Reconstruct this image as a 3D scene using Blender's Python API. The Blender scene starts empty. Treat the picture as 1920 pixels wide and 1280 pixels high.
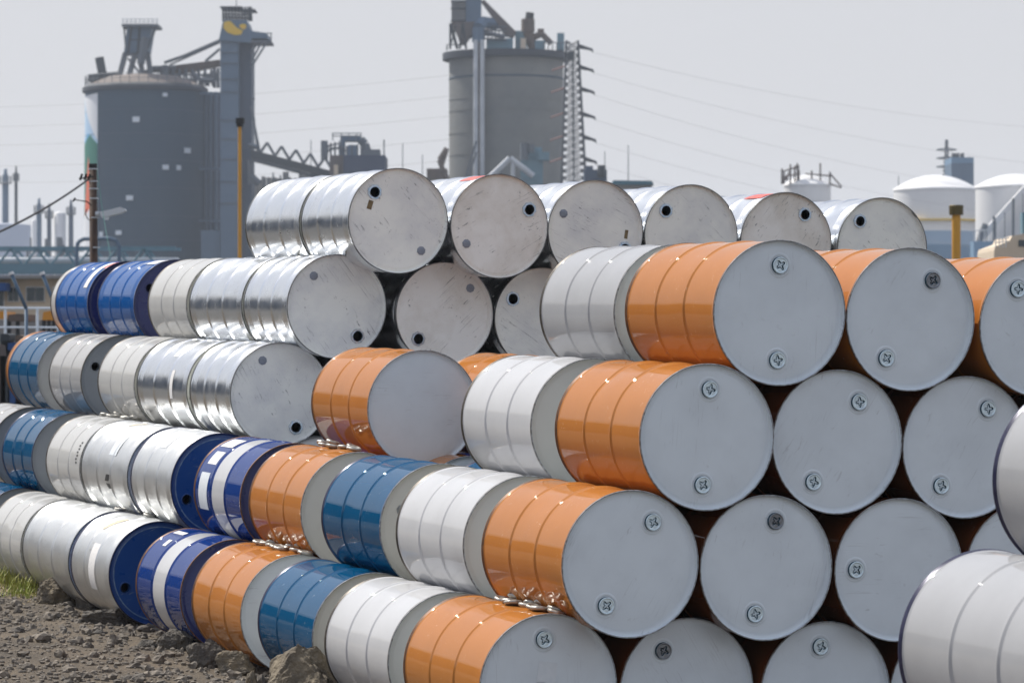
import bpy, bmesh, math, random
import numpy as np
from mathutils import Vector, Matrix, Euler
C = bpy.context.scene
COL = C.collection
R_ = math.radians
rng = random.Random(7)

# ------------------------------------------------------------------ camera
F = 6326.7                      # focal length in pixels of a 1920 wide frame
PITCH = 0.0027
HC = 1.75
cam_d = bpy.data.cameras.new('camera'); cam = bpy.data.objects.new('camera', cam_d); COL.objects.link(cam)
cam_d.sensor_width = 36.0; cam_d.lens = F/1920*36.0
cam_d.clip_start = 0.1; cam_d.clip_end = 9000
cam.location = (0, 0, HC)
cam.rotation_euler = (math.pi/2+PITCH, 0, 0)
cam_d.dof.use_dof = True; cam_d.dof.focus_distance = 14.6; cam_d.dof.aperture_fstop = 9.0
C.camera = cam
C.view_settings.view_transform = 'Standard'
C.view_settings.look = 'None'
C.view_settings.exposure = 0.0
C.view_settings.gamma = 1.0
C.render.resolution_x = 1024; C.render.resolution_y = 682
C.render.engine = 'CYCLES'
C.cycles.max_bounces = 8
C.cycles.volume_bounces = 1

# ------------------------------------------------------------------ sky and sun
SUN_EL, SUN_HEAD = 53.0, -50.0          # elevation, heading clockwise from +Y
W = bpy.data.worlds.new('World'); C.world = W; W.use_nodes = True
nt = W.node_tree; nt.nodes.clear()
wo = nt.nodes.new('ShaderNodeOutputWorld'); bg = nt.nodes.new('ShaderNodeBackground')
sky = nt.nodes.new('ShaderNodeTexSky'); sky.sky_type = 'NISHITA'; sky.sun_disc = False
sky.sun_elevation = R_(SUN_EL); sky.sun_rotation = R_(SUN_HEAD)
sky.air_density = 1.0; sky.dust_density = 3.0; sky.ozone_density = 1.5; sky.altitude = 0
tc = nt.nodes.new('ShaderNodeTexCoord'); sp = nt.nodes.new('ShaderNodeSeparateXYZ')
rmp = nt.nodes.new('ShaderNodeMapRange'); rmp.inputs['From Min'].default_value = 0.0; rmp.inputs['From Max'].default_value = 0.75
rmp.inputs['To Min'].default_value = 1.0; rmp.inputs['To Max'].default_value = 0.6
rp2 = nt.nodes.new('ShaderNodeValToRGB'); rp2.color_ramp.elements[0].position = .02; rp2.color_ramp.elements[0].color = (.695, .685, .69, 1)   # bright haze veil
rp2.color_ramp.elements[1].position = .55; rp2.color_ramp.elements[1].color = (.72, .78, .92, 1)
vm = nt.nodes.new('ShaderNodeVectorMath'); vm.operation = 'SCALE'; vm.inputs['Scale'].default_value = 10.
nt.links.new(rp2.outputs[0], vm.inputs[0])
mx = nt.nodes.new('ShaderNodeMixRGB'); nt.links.new(vm.outputs[0], mx.inputs['Color2'])
nt.links.new(tc.outputs['Generated'], sp.inputs[0]); nt.links.new(sp.outputs['Z'], rp2.inputs['Fac']); nt.links.new(sp.outputs['Z'], rmp.inputs['Value'])
nt.links.new(rmp.outputs[0], mx.inputs['Fac']); nt.links.new(sky.outputs[0], mx.inputs['Color1'])
nt.links.new(mx.outputs[0], bg.inputs['Color']); bg.inputs['Strength'].default_value = 0.1
nt.links.new(bg.outputs[0], wo.inputs['Surface'])
sd = bpy.data.lights.new('sun', 'SUN'); sd.energy = 5.0; sd.angle = R_(0.6); sd.color = (1.0, .95, .865)
sun = bpy.data.objects.new('sun', sd); COL.objects.link(sun)
sv = Vector((math.sin(R_(SUN_HEAD))*math.cos(R_(SUN_EL)), math.cos(R_(SUN_HEAD))*math.cos(R_(SUN_EL)), math.sin(R_(SUN_EL))))
sun.rotation_euler = sv.to_track_quat('Z', 'Y').to_euler(); sun.location = (-20, 10, 40)

# frame of the drum stack: X across the fronts, Y along the drums, Z up; the yard slopes a little
CS = np.array([-5.00598, -12.28129, 1.61707]); YAW, PIT, ROL = .369926681, .00270503, .045135993
def _axes(yaw, pitch, roll):
    cy, sy, cp, sp_ = math.cos(yaw), math.sin(yaw), math.cos(pitch), math.sin(pitch)
    f = np.array([sy*cp, cy*cp, sp_]); r = np.array([cy, -sy, 0.]); u = np.cross(r, f)
    cr, sr = math.cos(roll), math.sin(roll)
    return np.array([cr*r+sr*u, -sr*r+cr*u, f])
M_ = _axes(YAW, PIT, ROL); Wm = _axes(0, PITCH, 0)
ROT = Wm.T @ M_
ORG = np.array([0, 0, HC]) - ROT @ CS
T = Matrix([[*map(float, ROT[0]), float(ORG[0])], [*map(float, ROT[1]), float(ORG[1])], [*map(float, ROT[2]), float(ORG[2])], [0, 0, 0, 1]])
def S(x, y, z): return T @ Vector((x, y, z))
Y0 = 640+F*math.tan(PITCH)
def P(px, py, D): return Vector(((px-960)/F*D, D, HC+(Y0-py)/F*D))

# ------------------------------------------------------------------ helpers
def link(name, me, mats=None, parent=None, smooth=False):
    o = bpy.data.objects.new(name, me); COL.objects.link(o)
    if mats:
        for m in (mats if isinstance(mats, (list, tuple)) else [mats]): me.materials.append(m)
    if parent: o.parent = parent
    if smooth:
        for p in me.polygons: p.use_smooth = True
    return o
def tag(o, label, cat, group=None):
    o['label'] = label; o['category'] = cat
    if group: o['group'] = group
    return o
def thing(name, label, cat, loc=(0, 0, 0), group=None):
    o = bpy.data.objects.new(name, None); COL.objects.link(o); o.location = loc; o.empty_display_size = .2
    return tag(o, label, cat, group)

def mat(name, col, rough=.6, metal=0., noise=None, bump=None, coat=0., spec=None):
    """noise = (scale, second colour, amount); bump = (scale, strength, distance)"""
    m = bpy.data.materials.new(name); m.use_nodes = True; n = m.node_tree.nodes; l = m.node_tree.links
    b = n['Principled BSDF']; b.inputs['Base Color'].default_value = (*col, 1); b.inputs['Roughness'].default_value = rough
    b.inputs['Metallic'].default_value = metal; b.inputs['Coat Weight'].default_value = coat; b.inputs['Coat Roughness'].default_value = .02
    if spec is not None: b.inputs['Specular IOR Level'].default_value = spec
    tcn = n.new('ShaderNodeTexCoord')
    if noise:
        nz = n.new('ShaderNodeTexNoise'); nz.inputs['Scale'].default_value = noise[0]; nz.inputs['Detail'].default_value = 7; nz.inputs['Roughness'].default_value = .65
        l.new(tcn.outputs['Object'], nz.inputs['Vector'])
        rp = n.new('ShaderNodeMapRange'); rp.inputs['From Min'].default_value = .35; rp.inputs['From Max'].default_value = .7
        rp.inputs['To Max'].default_value = noise[2]; l.new(nz.outputs['Fac'], rp.inputs['Value'])
        mi = n.new('ShaderNodeMixRGB'); mi.inputs['Color1'].default_value = (*col, 1); mi.inputs['Color2'].default_value = (*noise[1], 1)
        l.new(rp.outputs[0], mi.inputs['Fac']); l.new(mi.outputs[0], b.inputs['Base Color'])
    if bump:
        nb = n.new('ShaderNodeTexNoise'); nb.inputs['Scale'].default_value = bump[0]; nb.inputs['Detail'].default_value = 3
        l.new(tcn.outputs['Object'], nb.inputs['Vector'])
        bu = n.new('ShaderNodeBump'); bu.inputs['Strength'].default_value = bump[1]; bu.inputs['Distance'].default_value = bump[2]
        l.new(nb.outputs['Fac'], bu.inputs['Height']); l.new(bu.outputs[0], b.inputs['Normal'])
    return m

def worn(name, col, rough, metal=0., coat=0., streak=0., scratch=0., scratch_col=(.05, .05, .05), blotch=.2, blotch_col=None, rvar=.1, dent=.35, lines_axis='XZ', specks=0.):
    """drum paint / sheet steel: object coordinates shifted per object, blotches, long scratches, uneven gloss, shallow dents"""
    m = bpy.data.materials.new(name); m.use_nodes = True; n = m.node_tree.nodes; l = m.node_tree.links
    b = n['Principled BSDF']; b.inputs['Metallic'].default_value = metal; b.inputs['Coat Weight'].default_value = coat; b.inputs['Coat Roughness'].default_value = .04
    if coat: b.inputs['Specular IOR Level'].default_value = .0
    t = n.new('ShaderNodeTexCoord'); oi = n.new('ShaderNodeObjectInfo')
    mu = n.new('ShaderNodeMath'); mu.operation = 'MULTIPLY'; mu.inputs[1].default_value = 37.; l.new(oi.outputs['Random'], mu.inputs[0])
    cb = n.new('ShaderNodeCombineXYZ'); l.new(mu.outputs[0], cb.inputs['X']); l.new(mu.outputs[0], cb.inputs['Y'])
    ad = n.new('ShaderNodeVectorMath'); ad.operation = 'ADD'; l.new(t.outputs['Object'], ad.inputs[0]); l.new(cb.outputs[0], ad.inputs[1])
    v = ad.outputs[0]
    def noise(scale, detail=5, vec=None, rough_=.6, dist=0.):
        q = n.new('ShaderNodeTexNoise'); q.inputs['Scale'].default_value = scale; q.inputs['Detail'].default_value = detail
        q.inputs['Roughness'].default_value = rough_; q.inputs['Distortion'].default_value = dist; l.new(vec or v, q.inputs['Vector']); return q.outputs['Fac']
    def rng_(x, a, b_, c, d):
        q = n.new('ShaderNodeMapRange'); q.inputs['From Min'].default_value = a; q.inputs['From Max'].default_value = b_
        q.inputs['To Min'].default_value = c; q.inputs['To Max'].default_value = d; l.new(x, q.inputs['Value']); return q.outputs[0]
    def mix(f, c1, c2):
        q = n.new('ShaderNodeMixRGB'); l.new(f, q.inputs['Fac'])
        if isinstance(c1, tuple): q.inputs['Color1'].default_value = (*c1, 1)
        else: l.new(c1, q.inputs['Color1'])
        q.inputs['Color2'].default_value = (*c2, 1); return q.outputs[0]
    bc = blotch_col or tuple(x*.6 for x in col)
    c = mix(rng_(noise(4.5, 6), .4, .72, 0, blotch), col, bc)
    if streak:      # fine marks running round / along the sheet
        mp = n.new('ShaderNodeMapping'); mp.inputs['Scale'].default_value = (2, 60, 2); l.new(v, mp.inputs['Vector'])
        c = mix(rng_(noise(3, 3, mp.outputs[0]), .45, .7, 0, streak), c, bc)
    if scratch:
        for k, (ang, wide) in enumerate(((.75, (3, 3, 200)), (-.35, (9, 9, 120)), (1.9, (12, 12, 60)))):
            mp = n.new('ShaderNodeMapping'); mp.inputs['Rotation'].default_value = (0, ang, 0); mp.inputs['Scale'].default_value = wide
            l.new(v, mp.inputs['Vector'])
            a = rng_(noise(1, 3, mp.outputs[0], .6, 1.2), .62, .66, 0, 1)
            g = rng_(noise(3.2+1.3*k, 3), .52+.02*k, .62+.02*k, 0, scratch)
            mm = n.new('ShaderNodeMath'); mm.operation = 'MULTIPLY'; l.new(a, mm.inputs[0]); l.new(g, mm.inputs[1])
            c = mix(mm.outputs[0], c, scratch_col)
    if specks:
        a = rng_(noise(48, 4, None, .75, .8), .62, .68, 0, 1); g = rng_(noise(8, 3), .48, .62, 0, specks)
        mm = n.new('ShaderNodeMath'); mm.operation = 'MULTIPLY'; l.new(a, mm.inputs[0]); l.new(g, mm.inputs[1])
        c = mix(mm.outputs[0], c, scratch_col)
    l.new(c, b.inputs['Base Color'])
    l.new(rng_(noise(9, 5), .3, .75, max(.03, rough-rvar), rough+rvar), b.inputs['Roughness'])
    if dent:
        bu = n.new('ShaderNodeBump'); bu.inputs['Strength'].default_value = dent; bu.inputs['Distance'].default_value = .012
        l.new(noise(3.2, 2, None, .4), bu.inputs['Height']); l.new(bu.outputs[0], b.inputs['Normal'])
    return m

PAINT = dict(coat=.8, blotch=.2, rvar=.06, dent=.12, specks=.35)
MT = {
 'orange': worn('orange_paint', (.455, .175, .040), .28, scratch_col=(.9, .7, .5), **PAINT),
 'lavender': worn('cool_white_paint', (.385, .39, .405), .28, scratch_col=(.3, .28, .25), **PAINT),
'brown': worn('gap_shade_brown', (.12, .034, .010), .35, scratch_col=(.3, .28, .25), **PAINT),  # orange drums coloured dark: the shade of the gaps is put into the shell
 'white': worn('white_paint', (.53, .535, .55), .28, scratch_col=(.3, .28, .25), **PAINT),
 'blue': worn('petrol_blue_paint', (.001, .068, .165), .22, scratch_col=(.5, .6, .65), **PAINT),
 'royal': worn('royal_blue_paint', (.007, .036, .19), .28, scratch_col=(.5, .5, .6), **PAINT),
 'bright': worn('bright_blue_paint', (.003, .080, .30), .2, scratch_col=(.6, .7, .8), **PAINT),
 'offwhite': worn('off_white_paint', (.52, .52, .51), .25, scratch_col=(.2, .2, .18), **PAINT),
 'greyshell': worn('warm_grey_paint', (.42, .415, .41), .25, scratch_col=(.2, .2, .18), **PAINT),
 'silver': worn('galvanised_shell', (.84, .86, .88), .235, metal=1., streak=.12, blotch=.25, blotch_col=(.55, .57, .6), rvar=.07, dent=.16, scratch=.3, scratch_col=(.35, .35, .36)),
 'dull': worn('dull_galvanised_shell', (.70, .715, .72), .36, metal=.75, streak=.25, blotch=.3, blotch_col=(.5, .5, .49), rvar=.07, dent=.2, scratch=.35, scratch_col=(.35, .33, .3)),
 'grey_head': worn('pale_grey_head_paint', (.665, .725, .775), .48, blotch=.6, blotch_col=(.56, .61, .655), rvar=.1, dent=.25, scratch=.35, scratch_col=(.3, .31, .33), specks=.25),
 'slate_head': worn('slate_head_paint', (.22, .25, .29), .42, blotch=.15, rvar=.06, dent=.12),
 'beige_head': worn('beige_grey_head_paint', (.55, .55, .52), .5, blotch=.15, rvar=.06, dent=.12, scratch=.15, scratch_col=(.3, .3, .28)),
 'navy_head': worn('navy_head_paint', (.008, .018, .12), .3, blotch=.15, rvar=.06, dent=.12),
 'blue_head': worn('blue_head_paint', (.008, .065, .26), .32, blotch=.3, blotch_col=(.03, .11, .3), rvar=.06, dent=.12, scratch=.5, scratch_col=(.3, .35, .4)),
 'steel_head': worn('stained_steel_head', (.86, .875, .825), .5, metal=.03, blotch=.9, blotch_col=(.66, .675, .68), rvar=.1, dent=.2, scratch=.8, scratch_col=(.12, .12, .12), specks=.8),
 'rust': worn('tinted_steel_head', (.85, .84, .80), .5, metal=.03, blotch=.9, blotch_col=(.64, .60, .53), rvar=.1, dent=.2, scratch=1., scratch_col=(.12, .12, .12), specks=.9),
 'chime_dark': mat('dark_chime_steel', (.035, .032, .03), .45, .5, (30, (.25, .22, .18), .6)),
 'chime_orange': mat('rust_edge_chime', (.045, .022, .012), .5, .3, (25, (.35, .14, .04), .6)),
 'chime_navy': mat('navy_chime', (.01, .012, .045), .3, .2, (25, (.06, .06, .12), .6)),
 'chime_steel': mat('steel_chime', (.22, .23, .235), .38, .9, (30, (.07, .07, .07), .8)),
 'zinc': mat('zinc_plug', (.78, .92, .98), .32, .5, (30, (.35, .42, .5), .7)),
 'zinc_dark': mat('dark_zinc_plug', (.30, .32, .35), .35, 1., (30, (.12, .13, .15), .8)),
 'rim_grey': mat('chipped_grey_rim', (.42, .45, .48), .5, 0, (45, (.06, .05, .04), 1.)),
 'groove': mat('groove_shade', (.025, .075, .11), .4, .5),  # shade of the star recess and plug side, painted as a dark colour
 'smallplug': mat('grey_small_plug', (.26, .29, .35), .45, .3, (40, (.15, .17, .2), .6)),
 'collar': mat('blued_collar', (.35, .48, .62), .25, 1., (60, (.7, .72, .74), .9)),
 'dark': mat('dark_rubber', (.012, .012, .012), .7),
 'paper': mat('paper_label', (.78, .77, .76), .7, 0, (60, (.5, .5, .52), .5)),
 'palepaper': mat('paper_residue', (.68, .72, .76), .6, 0, (30, (.60, .65, .69), 1.)),
 'red': mat('red_sticker', (.62, .05, .035), .5, 0, (40, (.75, .3, .25), .4)),
 'tan': mat('brown_tape', (.22, .16, .075), .6, 0, (80, (.08, .05, .02), .9)),
 'gold': mat('yellow_paper_scrap', (.55, .42, .16), .6, 0, (60, (.75, .72, .65), 1.)),
 'black': mat('black_ink', (.015, .015, .015), .6),
 'ring': mat('pale_worn_ring', (.22, .33, .45), .5, 0, (30, (.06, .13, .3), 1.)),
}

# ------------------------------------------------------------------ drum meshes
NS = 112
RC = .2925
def lathe_mesh(name, prof, seg=NS, matidx=None):
    """prof = [(y, r)], axis along Y"""
    vs = []; fs = []; mi = []
    for (y, r) in prof:
        for s in range(seg):
            a = 2*math.pi*s/seg; vs.append((r*math.cos(a), y, r*math.sin(a)))
    for i in range(len(prof)-1):
        for s in range(seg):
            s2 = (s+1) % seg
            fs.append((i*seg+s, i*seg+s2, (i+1)*seg+s2, (i+1)*seg+s)); mi.append(matidx(.5*(prof[i][0]+prof[i+1][0])) if matidx else 0)
    me = bpy.data.meshes.new(name); me.from_pydata(vs, [], fs)
    for p, k in zip(me.polygons, mi): p.material_index = k; p.use_smooth = True
    return me
def shell_profile(L, kind):
    rb = .2866
    pts = [(.011, .2915), (.017, .2915), (.022, .2895), (.028, rb+.0002), (.034, rb)]
    if kind == 'ribbed':
        for e in range(4):
            c = .058+.019*e
            pts += [(c-.0045, rb), (c-.002, rb+.0012), (c, rb+.0016), (c+.002, rb+.0012), (c+.0045, rb)]
    def hoop(c):
        return [(c-.015, rb), (c-.011, rb+.0007), (c-.0065, rb+.0040), (c-.003, rb+.0058), (c, rb+.0062), (c+.003, rb+.0058), (c+.0065, rb+.0040), (c+.011, rb+.0007), (c+.015, rb)]
    h1, h2 = L*.345, L*.655
    if kind == 'ribbed': h1, h2 = L*.37, L*.66
    pts += hoop(h1)+[((h1+h2)/2, rb-.0001)]+hoop(h2)
    if kind == 'ribbed':
        for e in range(4):
            c = L-.058-.019*(3-e)
            pts += [(c-.0045, rb), (c-.002, rb+.0012), (c, rb+.0016), (c+.002, rb+.0012), (c+.0045, rb)]
    pts += [(L-.034, rb), (L-.028, rb+.0002), (L-.022, .2895), (L-.017, .2915), (L-.011, .2915)]
    out = [pts[0]]
    for a, b in zip(pts, pts[1:]):
        if b[0]-a[0] > .012: out += [(a[0]+.003, a[1]+(b[1]-a[1])*.003/(b[0]-a[0])), (b[0]-.003, b[1]-(b[1]-a[1])*.003/(b[0]-a[0]))]
        out.append(b)
    return out, h1, h2
MESH = {}
def shell_mesh(L, kind, band):
    k = ('shell', round(L, 2), kind, band)
    if k not in MESH:
        pts, h1, h2 = shell_profile(L, kind)
        f = (lambda y: 2 if y > L-.0205 else (1 if band and h1+.02 < y < h2-.03 else 0))
        if band:
            extra = [(h1+.02, .2866), (h2-.03, .2866)]
            pts = sorted(set(pts+extra), key=lambda q: q[0])
        me = MESH[k] = lathe_mesh('shell', pts, NS, f)
        rr_ = random.Random(len(MESH)*13+5)
        ds = [(rr_.uniform(0, 6.28), rr_.uniform(.08, L-.08), rr_.uniform(.0015, .005), rr_.uniform(.03, .09), rr_.uniform(.03, .10)) for _ in range(7)]
        for v in me.vertices:
            x, y, z = v.co; th = math.atan2(z, x); r = math.hypot(x, z); e = min(1., min(y-.011, L-.011-y)/.05)
            dr = .0009*math.cos(2*th+1)*e
            for (t0, y0_, dp, w1, w2) in ds:
                dt = (th-t0+math.pi) % (2*math.pi)-math.pi
                dr -= e*dp*math.exp(-(dt*r/w1)**2-((y-y0_)/w2)**2)
            if r+dr > .2926: dr = .2926-r
            v.co.x = x*(r+dr)/r; v.co.z = z*(r+dr)/r
    return MESH[k]
def chime_mesh(flip, L):
    k = ('chime', flip, round(L, 2))
    if k not in MESH:
        pr = [(.012, .2916), (.0105, .2924), (.003, .2925), (.0006, .2915), (0, .2898), (.0006, .2882), (.003, .2874), (.006, .2872)]
        if flip: pr = [(L-y, r) for y, r in pr][::-1]
        MESH[k] = lathe_mesh('chime', pr, NS, (lambda y: 1 if y < .0019 else 0) if not flip else (lambda y: 1 if y > L-.0019 else 0))
    return MESH[k]
def head_mesh(kind, flip, L):
    """kind: plain or holed (opening at +X side, r .055 tube)"""
    k = ('head', kind, flip, round(L, 2))
    if k in MESH: return MESH[k]
    bm = bmesh.new()
    pr = [(.0035, .2873), (.010, .2868), (.020, .2862), (.0235, .2845), (.0245, .2800), (.0235, .2700), (.0215, .2640), (.0205, .2600)]
    rings = []
    for y, r in pr:
        rings.append([bm.verts.new((r*math.cos(2*math.pi*s/NS), y, r*math.sin(2*math.pi*s/NS))) for s in range(NS)])
    for a, b in zip(rings, rings[1:]):
        for s in range(NS):
            f = bm.faces.new((a[s], a[(s+1) % NS], b[(s+1) % NS], b[s])); f.smooth = True
    y = pr[-1][0]
    if kind == 'holed':
        edges = []
        outer = rings[-1]
        inner = [bm.verts.new((.2075+.029*math.cos(2*math.pi*s/32), y, .029*math.sin(2*math.pi*s/32))) for s in range(32)]
        bm.edges.ensure_lookup_table()
        for s in range(NS):
            edges.append(bm.edges.get((outer[s], outer[(s+1) % NS])))
        for s in range(32): edges.append(bm.edges.new((inner[s], inner[(s+1) % 32])))
        bmesh.ops.triangle_fill(bm, use_beauty=True, use_dissolve=False, edges=edges)
    else:
        prev = rings[-1]
        for r in (.2, .12, .05):
            cur = [bm.verts.new((r*math.cos(2*math.pi*s/NS), y, r*math.sin(2*math.pi*s/NS))) for s in range(NS)]
            for s in range(NS):
                f = bm.faces.new((prev[s], prev[(s+1) % NS], cur[(s+1) % NS], cur[s])); f.smooth = True
            prev = cur
        bm.faces.new(prev)
    if flip:
        for v in bm.verts: v.co.y = L-v.co.y
    bmesh.ops.recalc_face_normals(bm, faces=bm.faces)
    me = bpy.data.meshes.new('head'); bm.to_mesh(me); bm.free(); MESH[k] = me
    return me
def star_plug_mesh():
    if 'star' in MESH: return MESH['star']
    na, nr = 96, 34; R0 = .0345; vs = []; fs = []
    for i in range(nr+1):
        r = R0*i/nr if i else 0.0002
        for s in range(na):
            a = 2*math.pi*s/na
            rs = .0166+.0058*math.cos(4*a)
            def sm(x): x = max(0., min(1., x)); return x*x*(3-2*x)
            h = .0125
            h += .003*sm((r-.0270)/.002)*(1-sm((r-.0320)/.001))    # rim
            h -= .0080*sm((rs-r)/.002)
            h += .0060*sm((rs*.72-r)/.005)
            if i == nr: h = 0
            vs.append((r*math.cos(a), -h, r*math.sin(a)))
    for i in range(nr):
        for s in range(na): fs.append((i*na+s, i*na+(s+1) % na, (i+1)*na+(s+1) % na, (i+1)*na+s))
    me = bpy.data.meshes.new('bung_plug'); me.from_pydata(vs, [], fs)
    k_ = 0
    for i in range(nr):
        for s in range(na):
            r = R0*(i+.5)/nr; a = 2*math.pi*(s+.5)/na; rs = .0166+.0058*math.cos(4*a)
            me.polygons[k_].material_index = 1 if (rs-.0028 < r < rs or r > .0338) else 0; k_ += 1
    for p in me.polygons: p.use_smooth = True
    MESH['star'] = me; return me
def poly_ring(n, ro, ri, y0, depth, tube):
    """octagonal collar with a round bore and an inner tube"""
    bm = bmesh.new(); seg = 32
    def ring(r, y, n_=None):
        out = []
        for s in range(seg):
            a = 2*math.pi*s/seg; rr = r
            if n_:
                q = (a % (2*math.pi/n_))-math.pi/n_; rr = r*math.cos(math.pi/n_)/math.cos(q)
            out.append(bm.verts.new((rr*math.cos(a), y, rr*math.sin(a))))
        return out
    prs = [ring(ro, y0, n), ring(ro*.98, y0-depth, n), ring(ri*1.12, y0-depth, None), ring(ri*1.02, y0-depth*1.3, None), ring(ri, y0-depth*1.2), ring(ri*.97, y0+tube)]
    for a, b in zip(prs, prs[1:]):
        for s in range(seg): bm.faces.new((a[s], a[(s+1) % seg], b[(s+1) % seg], b[s]))
    bmesh.ops.recalc_face_normals(bm, faces=bm.faces)
    return bm
def seat_mesh():
    if 'seat' not in MESH: MESH['seat'] = lathe_mesh('bung_seat', [(0, .052), (-.0012, .050), (-.0022, .046), (-.0022, .041), (-.0008, .0385), (.0002, .037)], 48)
    return MESH['seat']
def collar_mesh():
    if 'collar' not in MESH:
        bm = poly_ring(8, .0425, .0275, .0205, .007, .05); me = bpy.data.meshes.new('filler_collar'); bm.to_mesh(me); bm.free(); MESH['collar'] = me
    return MESH['collar']
def hole_rim_mesh():
    if 'holerim' not in MESH:
        bm = poly_ring(32, .034, .0282, .0205, .004, .045); me = bpy.data.meshes.new('filler_rim'); bm.to_mesh(me); bm.free(); MESH['holerim'] = me
    return MESH['holerim']
def small_plug_mesh():
    if 'small' in MESH: return MESH['small']
    bm = bmesh.new(); seg = 32
    def ring(r, y, n_=None):
        out = []
        for s in range(seg):
            a = 2*math.pi*s/seg; rr = r
            if n_: q = (a % (2*math.pi/n_))-math.pi/n_; rr = r*math.cos(math.pi/n_)/math.cos(q)
            out.append(bm.verts.new((rr*math.cos(a), y, rr*math.sin(a))))
        return out
    prs = [ring(.0255, 0, 8), ring(.025, -.004, 8), ring(.0195, -.0045), ring(.018, -.0065), ring(.012, -.0075)]
    for a, b in zip(prs, prs[1:]):
        for s in range(seg): bm.faces.new((a[s], a[(s+1) % seg], b[(s+1) % seg], b[s]))
    bm.faces.new(prs[-1]); bmesh.ops.recalc_face_normals(bm, faces=bm.faces)
    me = bpy.data.meshes.new('small_plug'); bm.to_mesh(me); bm.free(); MESH['small'] = me; return me
def patch_mesh(y0, y1, a0, a1, r=.2874, skew=0., th=.0006):
    """label lying on the shell, angles in degrees (90 top, 180 left), thin slab"""
    n = 10; vs = []; fs = []
    for lay in (0, 1):
        for i in range(n+1):
            a = R_(a0+(a1-a0)*i/n); o = skew*(i/n)
            rr = r+th*lay
            vs += [(rr*math.cos(a), y0+o, rr*math.sin(a)), (rr*math.cos(a), y1+o, rr*math.sin(a))]
    m = 2*(n+1)
    for i in range(n):
        for lay in (0, 1):
            b = lay*m+2*i; fs.append((b, b+1, b+3, b+2))
    me = bpy.data.meshes.new('label'); me.from_pydata(vs, [], fs)
    for p in me.polygons: p.use_smooth = True
    return me
def flat_patch(x0, z0, x1, z1, ang=0., y=.0198):
    cx, cz = (x0+x1)/2, (z0+z1)/2; ca, sa = math.cos(ang), math.sin(ang); vs = []
    for x, z in ((x0, z0), (x1, z0), (x1, z1), (x0, z1)):
        dx, dz = x-cx, z-cz; vs.append((cx+dx*ca-dz*sa, y, cz+dx*sa+dz*ca))
    vs += [(a, b-.0005, c) for a, b, c in vs]
    me = bpy.data.meshes.new('tape'); me.from_pydata(vs, [], [(4, 5, 6, 7), (0, 1, 5, 4), (1, 2, 6, 5), (2, 3, 7, 6), (3, 0, 4, 7)])
    return me

# shell, head, chime for each look
LOOK = {
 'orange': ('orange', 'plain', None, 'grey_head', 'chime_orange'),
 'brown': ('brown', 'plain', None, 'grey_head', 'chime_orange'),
 'orange_beige': ('orange', 'plain', None, 'beige_head', 'chime_orange'),
 'white': ('white', 'plain', None, 'beige_head', 'chime_dark'),
 'lavender': ('lavender', 'plain', None, 'beige_head', 'chime_dark'),
 'white_navy': ('lavender', 'plain', None, 'grey_head', 'chime_navy'),
 'blue': ('blue', 'plain', None, 'beige_head', 'chime_navy'),
 'blue_slate': ('blue', 'plain', None, 'slate_head', 'chime_navy'),
 'banded': ('royal', 'plain', 'white', 'navy_head', 'chime_orange'),
 'bright': ('bright', 'ribbed', None, 'navy_head', 'chime_navy'),
 'offwhite': ('offwhite', 'plain', None, 'beige_head', 'chime_dark'),
 'greyshell': ('greyshell', 'plain', None, 'slate_head', 'chime_dark'),
 'silver': ('silver', 'ribbed', None, 'steel_head', 'chime_steel'),
 'silver_rust': ('silver', 'ribbed', None, 'rust', 'chime_steel'),
 'dull': ('dull', 'ribbed', None, 'steel_head', 'chime_steel'),
 'dull_bluehead': ('dull', 'ribbed', None, 'blue_head', 'chime_navy'),
 'white_stripe': ('offwhite', 'plain', 'orange', 'beige_head', 'chime_dark'),
}
def inst(name, me, mats, parent, loc=None, rot=None):
    o = bpy.data.objects.new(name, me); COL.objects.link(o); o.parent = parent
    mats = mats if isinstance(mats, list) else [mats]
    while len(me.materials) < len(mats): me.materials.append(mats[len(me.materials)])
    for i, m in enumerate(mats):
        o.material_slots[i].link = 'OBJECT'; o.material_slots[i].material = m
    if loc: o.location = loc
    if rot: o.rotation_euler = rot
    return o
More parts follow.
